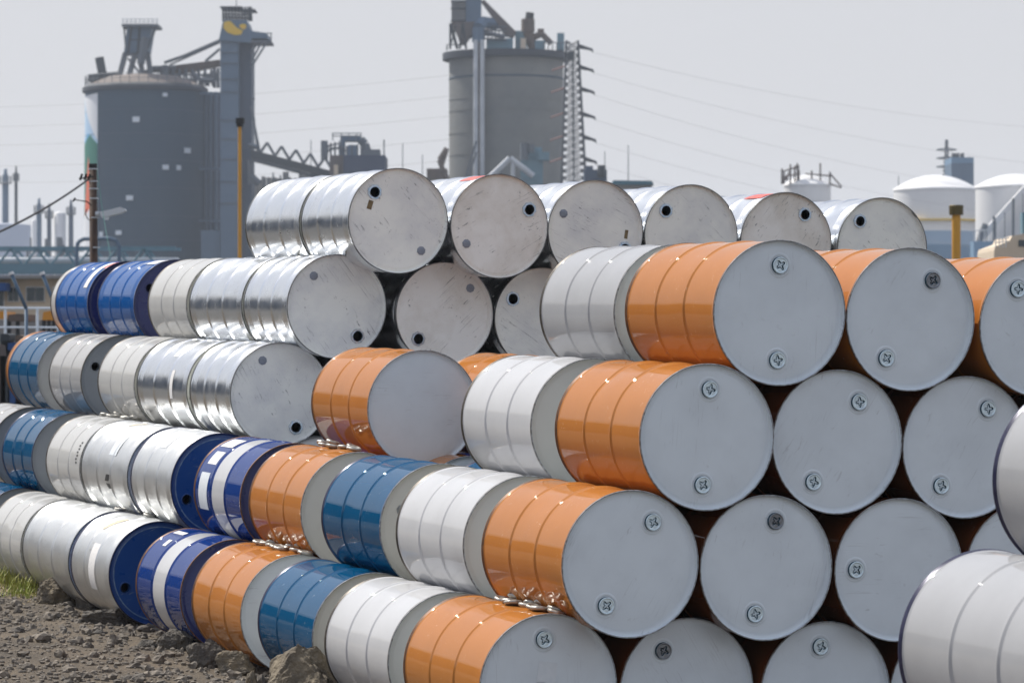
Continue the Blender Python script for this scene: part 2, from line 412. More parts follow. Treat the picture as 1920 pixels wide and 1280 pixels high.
def drum(x, y0, y1, z, look, label, ang=None, face='plain', group=None, tilt=0., name='drum', back=True):
    """ang: direction of the first fitting on the front head; face: plain / stars / star / filler / hole / small"""
    L = y1-y0; sh, kind, band, hd, ch = LOOK[look]
    e = thing(name, label, 'steel drum', group=group)
    e.matrix_world = T @ Matrix.Translation((x, y0, z)) @ Matrix.Rotation(tilt+rng.uniform(-.003, .003), 4, 'Z')
    ml = [MT[sh], MT[band or sh], MT[ch]]
    inst('shell', shell_mesh(L, kind, band), ml, e, None, (0, rng.random()*6.28, 0))
    inst('chime', chime_mesh(False, L), [MT[ch], MT['rim_grey'] if hd in ('grey_head', 'beige_head') and look != 'white_navy' else MT[ch]], e)
    inst('chime', chime_mesh(True, L), [MT[ch], MT[ch]], e)
    a = R_(ang or 0); ca, sa = math.cos(a), math.sin(a)
    holed = face in ('filler', 'hole')
    h = inst('head', head_mesh('holed' if holed else 'plain', False, L), MT[hd], e, None, (0, -a, 0))
    if back: inst('head', head_mesh('plain', True, L), MT[hd], e)
    spin = rng.random()*1.5
    if face in ('stars', 'star'):
        for q_ in ((1, -1) if face == 'stars' else (1,)): inst('bung_seat', seat_mesh(), MT[hd], e, (.19*ca*q_, .0209, .19*sa*q_))
        inst('bung_plug', star_plug_mesh(), [MT['zinc'], MT['groove']], e, (.19*ca, .0212, .19*sa), (0, spin, 0))
        if face == 'stars': inst('bung_plug', star_plug_mesh(), [MT['zinc'], MT['groove']], e, (-.19*ca, .0212, -.19*sa), (0, spin+.4, 0))
    if face == 'filler':
        inst('filler_collar', collar_mesh(), MT['collar'], e, (.2075*ca, 0, .2075*sa), (0, spin, 0))
        inst('small_plug', small_plug_mesh(), MT['smallplug'], e, (-.215*ca, .0207, -.215*sa), (0, spin, 0))
    if face == 'hole':
        inst('filler_rim', hole_rim_mesh(), MT[hd], e, (.2075*ca, 0, .2075*sa))
    if face == 'small':
        inst('small_plug', small_plug_mesh(), MT['zinc_dark'], e, (.2*ca, .0207, .2*sa), (0, spin, 0))
    return e

# ------------------------------------------------------------------ ground
def smooth(a, b, x):
    t = max(0., min(1., (x-a)/(b-a))); return t*t*(3-2*t)
N_ = Vector(ROT[:, 2].tolist())
CEN = S(.5, 3.5, 0)
def ground_z(x, y):
    zt = ORG[2]-(N_.x*(x-ORG[0])+N_.y*(y-ORG[1]))/N_.z
    d = math.hypot(x-CEN.x, y-CEN.y); k = 1-smooth(16, 55, d)
    return zt*k+0.0*(1-k)
soil = bpy.data.materials.new('gravel_soil'); soil.use_nodes = True
n = soil.node_tree.nodes; l = soil.node_tree.links; b = n['Principled BSDF']; b.inputs['Roughness'].default_value = .92
t = n.new('ShaderNodeTexCoord')
def nz(s, d=8): q = n.new('ShaderNodeTexNoise'); q.inputs['Scale'].default_value = s; q.inputs['Detail'].default_value = d; q.inputs['Roughness'].default_value = .7; l.new(t.outputs['Object'], q.inputs['Vector']); return q.outputs['Fac']
r1 = n.new('ShaderNodeValToRGB'); l.new(nz(1.4), r1.inputs['Fac'])
r1.color_ramp.elements[0].position = .35; r1.color_ramp.elements[0].color = (.098, .080, .060, 1)
r1.color_ramp.elements[1].position = .68; r1.color_ramp.elements[1].color = (.20, .155, .108, 1)
r2 = n.new('ShaderNodeValToRGB'); l.new(nz(60, 6), r2.inputs['Fac'])
r2.color_ramp.elements[0].position = .4; r2.color_ramp.elements[0].color = (.5, .5, .5, 1)
r2.color_ramp.elements[1].position = .65; r2.color_ramp.elements[1].color = (1.15, 1.12, 1.05, 1)
mm = n.new('ShaderNodeMixRGB'); mm.blend_type = 'MULTIPLY'; mm.inputs['Fac'].default_value = 1; l.new(r1.outputs[0], mm.inputs['Color1']); l.new(r2.outputs[0], mm.inputs['Color2'])
gp = n.new('ShaderNodeVectorMath'); gp.operation = 'DISTANCE'; gp.inputs[1].default_value = tuple(CEN); l.new(t.outputs['Object'], gp.inputs[0])
gr = n.new('ShaderNodeMapRange'); gr.inputs['From Min'].default_value = 9; gr.inputs['From Max'].default_value = 14; l.new(gp.outputs['Value'], gr.inputs['Value'])
ga = n.new('ShaderNodeMixRGB'); l.new(gr.outputs[0], ga.inputs['Fac']); l.new(mm.outputs[0], ga.inputs['Color1']); ga.inputs['Color2'].default_value = (.075, .072, .068, 1)   # the yard beyond is asphalt
l.new(ga.outputs[0], b.inputs['Base Color'])
bu = n.new('ShaderNodeBump'); bu.inputs['Strength'].default_value = .9; bu.inputs['Distance'].default_value = .02; l.new(nz(45, 9), bu.inputs['Height']); l.new(bu.outputs[0], b.inputs['Normal'])
rad = [0]+[.5*1.0*i for i in range(1, 40)]+[20*1.14**i for i in range(0, 34)]
vs = [(CEN.x, CEN.y, ground_z(CEN.x, CEN.y))]; fs = []; ng = 72
for r in rad[1:]:
    for s in range(ng):
        a = 2*math.pi*s/ng; x, y = CEN.x+r*math.cos(a), CEN.y+r*math.sin(a); vs.append((x, y, ground_z(x, y)))
for s in range(ng): fs.append((0, 1+s, 1+(s+1) % ng))
for i in range(len(rad)-2):
    for s in range(ng):
        a = 1+i*ng+s; a2 = 1+i*ng+(s+1) % ng; fs.append((a, a+ng, a2+ng, a2))
me = bpy.data.meshes.new('ground'); me.from_pydata(vs, [], fs); g = link('ground', me, soil, smooth=True); g['kind'] = 'structure'

# ------------------------------------------------------------------ the drums
Z = {1: .2925, 2: .799, 3: 1.309, 4: 1.8126, 5: 2.3125}
X = {1: 0, 2: .2738, 3: .5715, 4: .8688}
SX = .5914
ROWN = {1: 'bottom row', 2: 'second row up', 3: 'third row up', 4: 'fourth row up', 5: 'top row'}
ORD = ['first', 'second', 'third', 'fourth', 'fifth', 'sixth', 'seventh', 'eighth', 'ninth', 'tenth', 'eleventh']
G1 = 'drums of the front face of the stack'
# front faces: tier, k -> (x, y, z, fitting angle, face)
FF = {(4,0):(.867,-.086,1.816,91,'stars'),(4,1):(1.456,-.087,1.817,59,'stars'),(4,2):(2.054,-.11,1.813,128,'stars'),(4,3):(2.646,-.10,1.813,70,'stars'),
 (3,0):(.571,-.092,1.309,88,'stars'),(3,1):(1.163,-.06,1.308,60,'stars'),(3,2):(1.751,-.059,1.305,58,'stars'),(3,3):(2.343,-.06,1.306,100,'stars'),
 (2,0):(.2725,-.074,.799,61,'stars'),(2,1):(.863,-.077,.796,79,'stars'),(2,2):(1.459,-.076,.798,181,'star'),(2,3):(2.052,-.08,.797,20,'stars'),
 (1,0):(0,.055,.297,97,'stars'),(1,1):(.591,.038,.290,124,'stars'),(1,2):(1.185,-.01,.288,98,'stars'),(1,3):(1.778,.01,.29,150,'stars')}
posn = {0: 'leftmost', 1: 'second from left', 2: 'third from left', 3: 'fourth from left'}
front = {}
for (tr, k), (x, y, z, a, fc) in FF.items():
    front[(tr, k)] = drum(x, y, y+.905, z, 'orange' if k == 0 or tr == 4 else 'brown', ('orange drum with pale grey end, front of %s, %s' if k == 0 or tr == 4 else 'round pale grey drum end in shade, front of %s, %s') % (ROWN[tr], posn[k]), a, fc, G1)  # inner drums of the lower rows get the shell with gap shade painted in
for key in ((4,1), (2,1), (1,1)):      # the darker upper plug
    for c in front[key].children:
        if c.name.startswith('bung_plug'): c.material_slots[0].material = MT['zinc_dark']; break
# paper residue and smudge marks on a few ends
inst('paper_residue', flat_patch(-.045, -.02, .035, .10, -.1), MT['palepaper'], front[(1,0)])
inst('paper_residue', flat_patch(-.065, -.05, -.005, .02, .05), MT['palepaper'], front[(1,0)])
inst('paper_residue', flat_patch(.11, -.10, .17, -.03, .1), MT['palepaper'], front[(2,2)])

# left side, row by row: (y0, y1, look, words, fitting angle, face)
side = {
 1: [(1.15, 2.02, 'white', 'white drum with beige end', None, 'plain'), (2.19, 3.05, 'blue', 'scratched petrol blue drum with beige end', 180, 'small'),
     (3.32, 4.20, 'orange', 'orange drum with pale caps on it', None, 'plain'), (4.40, 5.29, 'banded', 'royal blue drum with broad white band', None, 'plain'),
     (5.86, 6.74, 'dull_bluehead', 'silver drum with blue end and open filler hole', 203, 'hole'), (6.80, 7.98, 'dull', 'dull silver drum wedged by a stone', None, 'plain'),
     (8.02, 8.92, 'offwhite', 'off white drum beside grass', None, 'plain'), (9.25, 10.12, 'blue_slate', 'blue drum far along the side', None, 'plain')],
 2: [(1.04, 1.91, 'white', 'white drum with beige end', None, 'plain'), (2.12, 2.99, 'blue', 'petrol blue drum with beige end', 158, 'small'),
     (3.30, 4.19, 'orange_beige', 'orange drum reflecting loose caps', None, 'plain'), (4.33, 5.21, 'banded', 'royal blue drum with paper labels', None, 'plain'),
     (5.66, 6.54, 'dull_bluehead', 'silver drum with blue end and open filler hole', 203, 'hole'), (6.60, 7.70, 'dull', 'silver drum with black diamond mark', None, 'plain'),
     (7.73, 8.62, 'offwhite', 'off white drum with black printed marks', None, 'plain'), (9.0, 9.87, 'blue_slate', 'blue drum with slate grey end', None, 'plain'),
     (10.2, 11.08, 'greyshell', 'pale drum with beige end at the picture edge', None, 'plain')],
 3: [(1.08, 1.95, 'white', 'white drum with beige end', None, 'plain')],
 4: [(.93, 1.80, 'lavender', 'white drum behind the orange corner drum', None, 'plain')],
}
DR = {}
for tr, lst in side.items():
    for i, (a, b_, look, words, ang, fc) in enumerate(lst):
        DR[(tr, i)] = drum(X[tr], a, b_, Z[tr], look, '%s, %s, %s from the front' % (words, ROWN[tr], ORD[i+1]), ang, fc, 'drums along the left side of the stack')
DR['g3'] = drum(.674, 3.545, 4.47, 1.309, 'orange', 'orange drum with blank grey end facing an empty place, third row up', None, 'plain', 'drums along the left side of the stack')
DR['k1'] = drum(1.255, 3.30, 4.20, 1.309, 'orange', 'orange drum mostly hidden behind the white drum of the third row', None, 'plain', 'drums along the left side of the stack')
s3x, s4x, s5x = .6203, .887, 1.131
S3 = [(5.765, 6.60, 'silver', 'shiny silver drum with round steel end', 300, 'filler'), (6.66, 7.79, 'silver', 'shiny silver drum with narrow paper label', None, 'plain'),
      (7.85, 8.76, 'offwhite', 'off white drum', None, 'plain'), (9.2, 10.1, 'greyshell', 'warm grey drum with slate end and hole', 158, 'hole'),
      (10.43, 11.33, 'blue_slate', 'blue drum with beige end', None, 'plain'), (11.36, 12.2, 'orange', 'orange drum at the far end', None, 'plain')]
S4 = [(5.637, 6.50, 'silver', 'shiny silver drum with round steel end', 310, 'filler'), (6.52, 7.65, 'silver', 'shiny silver drum', None, 'plain'),
      (7.70, 8.61, 'offwhite', 'off white drum', None, 'plain'), (8.95, 9.92, 'bright', 'bright blue drum with white label', 152, 'hole'),
      (10.18, 11.13, 'bright', 'bright blue drum with long label and red stripe', 165, 'small'), (11.16, 12.0, 'white_stripe', 'white and orange drum at the far end', None, 'plain')]
S5 = [(5.361, 6.24, 'silver', 'shiny silver drum with brown tape under its hole', 133, 'filler'), (6.26, 7.34, 'silver', 'shiny silver drum', None, 'plain')]
for nm, x, z, lst, tr in (('s3', s3x, 1.313, S3, 3), ('s4', s4x, 1.818, S4, 4), ('s5', s5x, 2.305, S5, 5)):
    for i, (a, b_, look, words, ang, fc) in enumerate(lst):
        if nm == 's3' and i == 4: look = 'blue'
        if i == 5: x += .175
        DR[(nm, i)] = drum(x, a, b_, z, look, ['%s facing the gap, %s', '%s just behind the silver end, %s', '%s after two silver drums, %s', '%s, %s', '%s, %s', '%s, %s'][i] % (words, ROWN[tr]), ang, fc, 'drums along the left side of the stack')
# top row of silver ends
TOP = [(1, 1.722, 5.339, 2.308, 30, 'silver_rust', 'stained steel end and red sticker'), (2, 2.312, 5.355, 2.311, 335, 'silver', 'clean steel end'), (3, 2.899, 5.344, 2.320, 140, 'silver', 'hole at upper left'),
       (4, 3.496, 5.333, 2.311, 55, 'silver_rust', 'scratched steel end and red sticker'), (5, 4.087, 5.27, 2.313, 135, 'silver', 'dull end')]
for k, x, y, z, a, look, w in TOP:
    DR[('top', k)] = drum(x, y, y+.9, z, look, 'silver drum with %s, %s of the top row' % (w, ORD[k]), a, 'filler', 'silver drums of the top row')
    drum(x, y+.93, y+1.85, z, 'silver', 'silver drum behind the top row, hidden by the one in front', None, 'plain', 'hidden silver drums', back=False)
for k, x, a, look in ((1, 1.494, 225, 'silver_rust'), (2, 2.085, 150, 'silver'), (3, 2.68, 30, 'silver'), (4, 3.27, 110, 'silver'), (5, 3.87, 60, 'silver'), (6, 4.46, 200, 'silver')):
    DR[('r4', k)] = drum(x, 5.541, 6.43, 1.806, look, ['', 'silver drum with badly scratched end, below the red sticker drum', 'silver drum half hidden by the white drum, fourth row up'][k] if k < 3 else 'silver drum under the top row, hidden by the orange fronts',
                         a, 'filler', 'silver drums of the fourth row' if k < 3 else 'hidden silver drums')
# drums inside the pile that carry what is seen
HID = 'white drum hidden inside the nearer stack at the right'
def fill(tr, x0, z, ks, y0, y1, look):
    for k in ks: drum(x0+SX*k, y0, y1, z, look, {'white': 'white', 'blue': 'petrol blue', 'orange': 'orange', 'banded': 'blue and white', 'dull': 'silver', 'offwhite': 'off white'}[look]+' drum inside the stack, hidden in the %s' % ROWN[tr], None, 'plain', 'hidden drums of the '+ROWN[tr], back=False)
fill(4, X[4], 1.8126, (1, 2, 3), .86, 1.74, 'white')
fill(3, X[3], 1.309, (1, 2, 3), .86, 1.74, 'white')
fill(2, X[2], .799, (1, 2, 3), .86, 1.74, 'white')
fill(1, X[1], .2925, (1, 2, 3, 4), .97, 1.85, 'white')
for tr in (1, 2):
    fill(tr, X[tr], Z[tr], (1, 2, 3), 2.15, 3.02, 'blue'); fill(tr, X[tr], Z[tr], (1, 2, 3), 3.3, 4.19, 'orange'); fill(tr, X[tr], Z[tr], (1, 2), 4.4, 5.29, 'banded')
fill(3, .674, 1.309, (2, 3), 3.4, 4.3, 'orange')
for tr, ks in ((1, range(1, 9)), (2, range(1, 8)), (3, range(1, 8))):
    fill(tr, X[tr], Z[tr] if tr < 3 else 1.309, ks, 5.66+.05, 6.57, 'dull')
for tr in (1, 2, 3): fill(tr, X[tr], Z[tr], (1, 2), 6.7, 7.6, 'dull')
fill(4, s4x+.015, 1.806, (1, 2, 3), 6.6, 7.5, 'dull')
for tr in (1, 2, 3): fill(tr, X[tr], Z[tr], (1,), 8.0, 8.9, 'offwhite')
fill(4, s4x+.015, 1.806, (1,), 8.0, 8.9, 'offwhite')

# stack nearer to the camera on the right, its ends turned away
G2 = 'white drums of the nearer stack at the right'
drum(-.0109, -4.31, -3.4138, .799, 'white_navy', 'large white drum with two hoops, nearest the camera at lower right', None, 'plain', G2)
drum(.275, -4.31, -3.42, 1.309, 'white_navy', 'white drum cut by the right picture edge, above the nearest one', None, 'plain', G2)
drum(.585, -4.31, -3.42, .799, 'white_navy', HID, None, 'plain', 'drums hidden inside the stack', back=True)
for k in (0, 1, 2): drum(-.307+SX*k, -4.31, -3.42, .2925, 'white_navy', HID, None, 'plain', 'drums hidden inside the stack')

# labels and marks on shells
def lab(d, name, m, *a, **k): inst(name, patch_mesh(*a, **k), MT[m], d)
lab(DR[('top', 1)], 'sticker', 'red', .05, .28, 103, 119, r=.2886, skew=.03)
lab(DR[('top', 4)], 'sticker', 'red', .05, .28, 103, 119, r=.2886, skew=.03)
lab(DR[('s3', 1)], 'paper_label', 'paper', .33, .39, 160, 194, skew=.0)
lab(DR[('s3', 1)], 'paper_label', 'palepaper', .45, .55, 118, 142)
lab(DR[('s4', 3)], 'paper_label', 'paper', .10, .40, 96, 117, r=.2886)
lab(DR[('s4', 4)], 'paper_label', 'paper', .12, .22, 105, 160, r=.2886)
lab(DR[('s4', 4)], 'sticker', 'red', .04, .10, 95, 125, r=.2886)
lab(DR[(2, 3)], 'paper_label', 'paper', .62, .84, 107, 125); lab(DR[(2, 3)], 'paper_label', 'paper', .62, .78, 133, 150)
lab(DR[(2, 3)], 'paper_label', 'palepaper', .64, .80, 160, 200)
lab(DR[(1, 3)], 'paper_label', 'paper', .66, .85, 105, 112); lab(DR[(1, 3)], 'paper_label', 'paper', .66, .72, 124, 134)
lab(DR[(1, 4)], 'paper_scrap', 'gold', .38, .47, 108, 133, skew=.14)
lab(DR[(1, 4)], 'paper_label', 'paper', .34, .48, 152, 205)
lab(DR[(2, 5)], 'paper_scrap', 'gold', .50, .56, 98, 112, skew=.2)
lab(DR[(2, 5)], 'paper_label', 'palepaper', .36, .52, 130, 160)
lab(DR[(2, 4)], 'paper_label', 'palepaper', .40, .54, 116, 140)
for q in range(7): lab(DR[(2, 6)], 'printed_mark', 'black', .10+.012*(q % 2), .135+.012*(q % 2), 150+4.2*q, 152.4+4.2*q)
lab(DR[(2, 5)], 'diamond_mark', 'black', .42, .50, 183, 191, skew=.04)
lab(DR[(2, 5)], 'diamond_mark', 'black', .44, .52, 194, 200, skew=-.04)
for i in (0,):
    d = DR[('s5', 0)]; inst('brown_tape', flat_patch(-.178, .055, -.150, .105, -.25), MT['tan'], d)
inst('brown_tape', flat_patch(.185, -.03, .205, .02, -.1), MT['tan'], DR[('top', 2)])
# worn ring on the two blue ends
for d in (DR[(1, 4)], DR[(2, 4)]):
    inst('worn_ring', lathe_mesh('worn_ring', [(.0212, .2625), (.0196, .2605), (.0196, .2565), (.0208, .2555)]), MT['ring'], d)

# loose bung caps in the valleys
capbm = bmesh.new(); seg = 28
prs = []
for r, h in ((.0, .016), (.012, .0155), (.0145, .012), (.019, .012), (.0215, .0185), (.026, .019), (.0295, .014), (.030, .006), (.024, .0), (.0, 0)):
    if r == 0: prs.append([capbm.verts.new((0, 0, h))])
    else: prs.append([capbm.verts.new(((r+.0012*math.sin(7*2*math.pi*s/seg))*math.cos(2*math.pi*s/seg), (r+.0012*math.sin(7*2*math.pi*s/seg))*math.sin(2*math.pi*s/seg), h)) for s in range(seg)])
for a, b_ in zip(prs, prs[1:]):
    for s in range(seg):
        if len(a) == 1: capbm.faces.new((a[0], b_[s], b_[(s+1) % seg]))
        elif len(b_) == 1: capbm.faces.new((a[s], b_[0], a[(s+1) % seg]))
        else: capbm.faces.new((a[s], b_[s], b_[(s+1) % seg], a[(s+1) % seg]))
bmesh.ops.recalc_face_normals(capbm, faces=capbm.faces)
capme = bpy.data.meshes.new('bung_cap'); capbm.to_mesh(capme); capbm.free()
for p in capme.polygons: p.use_smooth = True
capmat = mat('dull_zinc_cap', (.42, .41, .39), .42, .6, (40, (.35, .34, .3), .8)); capme.materials.append(capmat)
CL = [(1, 1, 3.30, 4.1, 15, 'on the orange drum of the bottom row'), (1, 2, .12, .72, 13, 'on the orange corner drum of the bottom row'), (2, 2, 3.5, 4.15, 8, 'on the orange drum of the second row'),
      (2, 2, 7.72, 8.5, 7, 'on the far off white drum of the second row'), (1, 1, 6.3, 7.2, 4, 'on the silver drum of the bottom row')]
for (tr, _, ya, yb, cnt, w) in CL:
    for i in range(cnt):
        th = R_(rng.uniform(78, 90)); lay = 0.
        if i % 2: th = R_(rng.uniform(70, 77)); lay = .011*(i % 3)
        cx, cz = X[tr], Z[tr]
        rr = .2925+lay
        o = bpy.data.objects.new('bung_cap', capme); COL.objects.link(o)
        up = Vector((math.cos(th), rng.uniform(-.18, .18), math.sin(th))).normalized()
        q = up.to_track_quat('Z', 'Y').to_matrix().to_4x4()
        yy = ya+(yb-ya)*(i+rng.uniform(.1, .9))/cnt
        o.matrix_world = T @ Matrix.Translation((cx+rr*math.cos(th), yy, cz+rr*math.sin(th))) @ q @ Matrix.Rotation(rng.random()*6, 4, 'Z') @ Matrix.Diagonal((1.28, 1.28, .9, 1))
        tag(o, 'loose pale bung cap lying %s' % w, 'bung cap', 'loose bung caps lying %s' % w)

# ------------------------------------------------------------------ stones, gravel, grass
def rock_mesh(seed, sx, sy, sz, sub=4, cuts=9, rough_=.10):
    r = random.Random(seed); bm = bmesh.new(); bmesh.ops.create_icosphere(bm, subdivisions=sub, radius=1)
    planes = []
    for _ in range(cuts):
        v = Vector((r.gauss(0, 1), r.gauss(0, 1), r.gauss(0, 1))).normalized(); planes.append((v, r.uniform(.55, .85)))
    from mathutils import noise as mn
    for v in bm.verts:
        p = v.co.copy()
        for nrm, d in planes:
            k = p.dot(nrm)
            if k > d: p -= nrm*(k-d)
        p *= 1+rough_*(mn.noise(p*2.3+Vector((seed, 0, 0))))+rough_*.5*mn.noise(p*6+Vector((0, seed, 0)))+rough_*.35*mn.noise(p*14)+rough_*.2*mn.noise(p*31)
        v.co = Vector((p.x*sx, p.y*sy, p.z*sz))
    me = bpy.data.meshes.new('rock'); bm.to_mesh(me); bm.free(); return me
stone = mat('lichened_stone', (.20, .16, .105), .9, 0, (14, (.065, .06, .055), 1.), (30, .8, .02))
stone_pale = mat('pale_concrete_lump', (.20, .165, .115), .92, 0, (9, (.06, .05, .04), 1.), (26, .9, .03))
stone_dark = mat('dark_basalt', (.062, .056, .05), .85, 0, (18, (.14, .12, .095), .8), (30, .8, .02))
RK = [(-.37, 2.14, .07, .20, .30, .235, stone_pale, 'large pale lump of stone wedged under the white drum', 11), (-.46, 2.52, .03, .05, .07, .12, stone, 'small upright stone beside the large pale lump', 12),
      (-.30, 3.36, .05, .10, .15, .115, stone, 'tan stone chocked under the orange drum', 13), (-.335, 3.68, .04, .10, .17, .165, stone_dark, 'angular grey stone beside the tan stone', 14),
      (-.16, 4.1, .04, .11, .15, .14, stone_dark, 'dark stone in the shade under the banded drum', 15), (-.245, 4.62, .045, .12, .18, .15, stone_dark, 'rounded dark stone under the banded drum', 22),
      (-.38, 4.68, .02, .06, .075, .055, stone_dark, 'round grey cobble in front of the dark stone', 17),
      (-.25, 6.0, .04, .12, .24, .12, stone_dark, 'flat dark stone under the silver drum with blue end', 18), (-.22, 7.35, .05, .15, .24, .20, stone, 'tall rough stone beside the grass', 19),
      (-.10, 7.0, .05, .10, .2, .16, stone_dark, 'dark stone leaning under the silver drum', 21)]
for (x, y, z, sx, sy, sz, m, lb, sd_) in RK:
    f_ = .95 if sd_ == 11 else .74
    o = link('rock', rock_mesh(sd_, sx*f_, sy*f_, sz*f_, 5, 13, .13), m, smooth=False)
    o.matrix_world = T @ Matrix.Translation((x, y, z-.02)) @ Matrix.Rotation(.3*(sd_ % 5), 4, 'Z'); tag(o, lb, 'rock', 'stones wedging the bottom row')
# gravel: one object of many pebbles
def ico(sub):
    bm = bmesh.new(); bmesh.ops.create_icosphere(bm, subdivisions=sub, radius=1); v = np.array([list(q.co) for q in bm.verts]); f = np.array([[w.index for w in q.verts] for q in bm.faces]); bm.free(); return v, f
nr = np.random.RandomState(3)
def pebbles(count, smin, smax, sub, pw, box):
    V0, F0 = ico(sub); vs = []; fs = []; off = 0
    for i in range(count):
        x = nr.uniform(box[0], box[1]); y = nr.uniform(box[2], box[3])
        s = smin+(smax-smin)*nr.rand()**pw
        A = V0*(1+nr.uniform(-.28, .28, (len(V0), 1)))*np.array([s, s*nr.uniform(.6, 1.1), s*nr.uniform(.55, .95)])
        th = nr.rand()*6.28; c_, s_ = math.cos(th), math.sin(th)
        A = A @ np.array([[c_, s_, 0], [-s_, c_, 0], [0, 0, 1]])
        A += np.array([x, y, s*nr.uniform(.0, .4)])
        vs.append(A); fs.append(F0+off); off += len(V0)
    return np.concatenate(vs), np.concatenate(fs)
va, fa = pebbles(8000, .006, .017, 1, 2.0, (-2.3, .15, 2.0, 12.5))
vb, fb = pebbles(1300, .015, .042, 2, 2.6, (-2.3, .1, 2.0, 12.5))
vv = np.concatenate([va, vb]); ff = np.concatenate([fa, fb+len(va)])
vv = vv @ ROT.T + ORG
me = bpy.data.meshes.new('gravel'); me.from_pydata(vv.tolist(), [], ff.tolist())
gm = mat('gravel_stone', (.23, .195, .155), .85, 0, (14, (.05, .046, .043), 1.), (60, .5, .006))
gn = gm.node_tree.nodes; gl = gm.node_tree.links        # stone to stone variation of tint
go = link('gravel', me, gm); go['kind'] = 'stuff'
# grass tufts
vs = []; fs = []
for (cx, cy, rad_, nb_, h) in ((-.22, 8.0, .16, 200, .13), (-.32, 8.5, .2, 160, .13), (-.12, 8.9, .18, 160, .12), (-.2, 9.5, .3, 260, .13), (-.5, 9.2, .35, 200, .09), (-.35, 7.75, .12, 70, .07), (-.3, 10.6, .5, 350, .14)):
    for i in range(nb_):
        a = rng.random()*6.28; rr = rad_*math.sqrt(rng.random()); x, y = cx+rr*math.cos(a), cy+rr*math.sin(a)
        hh = h*rng.uniform(.4, 1.15); lean = rng.uniform(.1, .8)*hh; la = rng.random()*6.28; w = .0028
        dx, dy = lean*math.cos(la), lean*math.sin(la); px_, py_ = -math.sin(la)*w, math.cos(la)*w
        b0 = len(vs)
        vs += [(x-px_, y-py_, 0), (x+px_, y+py_, 0), (x+dx*.35+px_*.8, y+dy*.35+py_*.8, hh*.6), (x+dx*.35-px_*.8, y+dy*.35-py_*.8, hh*.6), (x+dx, y+dy, hh)]
        fs += [(b0, b0+1, b0+2, b0+3), (b0+3, b0+2, b0+4)]
vv = np.array(vs) @ ROT.T + ORG
me = bpy.data.meshes.new('grass'); me.from_pydata(vv.tolist(), [], fs)
grm = mat('grass_blades', (.24, .33, .03), .6, 0, (5, (.36, .30, .08), 1.)); grm.node_tree.nodes['Principled BSDF'].inputs['Subsurface Weight'].default_value = 0
go = link('grass', me, grm); go['kind'] = 'stuff'
# dry straw and leaf litter patch
vs = []; fs = []
for i in range(500):
    x, y = rng.gauss(-.3, .16), rng.gauss(8.3, .6); a = rng.random()*3.14; L_ = rng.uniform(.02, .06); w = .0025; z = rng.uniform(.004, .02)
    dx, dy = math.cos(a)*L_, math.sin(a)*L_; b0 = len(vs)
    vs += [(x-w*math.sin(a), y+w*math.cos(a), z), (x+w*math.sin(a), y-w*math.cos(a), z), (x+dx, y+dy, z+rng.uniform(0, .015))]; fs.append((b0, b0+1, b0+2))
vv = np.array(vs) @ ROT.T + ORG
me = bpy.data.meshes.new('dry_grass'); me.from_pydata(vv.tolist(), [], fs)
go = link('dry_grass', me, mat('straw', (.38, .29, .15), .8)); go['kind'] = 'stuff'

# ------------------------------------------------------------------ the works behind
class MB:
    def __init__(s): s.v = []; s.f = []
    def add(s, vs, fs):
        b = len(s.v); s.v += [tuple(v) for v in vs]; s.f += [tuple(b+i for i in f) for f in fs]; return s
    def box(s, x0, y0, z0, x1, y1, z1):
        v = [(x, y, z) for x in (x0, x1) for y in (y0, y1) for z in (z0, z1)]
        return s.add(v, [(0, 1, 3, 2), (4, 6, 7, 5), (0, 4, 5, 1), (2, 3, 7, 6), (0, 2, 6, 4), (1, 5, 7, 3)])
    def bar(s, a, b, r, n=6, r2=None):
        a = Vector(a); b = Vector(b); d = (b-a); 
        if d.length < 1e-6: return s
        d.normalize(); u = d.cross(Vector((0, 0, 1)))
        if u.length < .05: u = d.cross(Vector((0, 1, 0)))
        u.normalize(); w = d.cross(u); r2 = r if r2 is None else r2
        vs = [a+(u*math.cos(2*math.pi*i/n)+w*math.sin(2*math.pi*i/n))*r for i in range(n)]+[b+(u*math.cos(2*math.pi*i/n)+w*math.sin(2*math.pi*i/n))*r2 for i in range(n)]
        return s.add(vs, [(i, (i+1) % n, n+(i+1) % n, n+i) for i in range(n)]+[tuple(range(n))[::-1], tuple(range(n, 2*n))])
    def path(s, pts, r, n=6):
        for a, b in zip(pts, pts[1:]): s.bar(a, b, r, n)
        return s
    def lathe(s, c, prof, n=64, a0=0, a1=360, sx=1., sy=1.):
        """prof = [(r, z)] about the vertical through c"""
        full = abs(a1-a0-360) < 1e-6; m = n if full else n+1; vs = []
        for r, z in prof:
            for i in range(m):
                a = R_(a0+(a1-a0)*i/n); vs.append((c[0]+r*sx*math.cos(a), c[1]+r*sy*math.sin(a), z))
        fs = []
        for j in range(len(prof)-1):
            for i in range(n):
                k = (i+1) % m; fs.append((j*m+i, j*m+k, (j+1)*m+k, (j+1)*m+i))
        return s.add(vs, fs)
    def prism(s, pts, d):
        """pts: list of Vectors in a picture-parallel plane, extruded away from the viewer by d"""
        n = len(pts); vs = [tuple(p) for p in pts]+[(p[0], p[1]+d, p[2]) for p in pts]
        return s.add(vs, [tuple(range(n)), tuple(range(n, 2*n))[::-1]]+[(i, i+n, (i+1) % n+n, (i+1) % n) for i in range(n)])
    def build(s, name, m, parent=None, smooth=False):
        me = bpy.data.meshes.new(name); me.from_pydata(s.v, [], s.f)
        bm = bmesh.new(); bm.from_mesh(me); bmesh.ops.recalc_face_normals(bm, faces=bm.faces); bm.to_mesh(me); bm.free()
        o = link(name, me, m, parent); 
        if smooth:
            for p in me.polygons: p.use_smooth = True
        return o
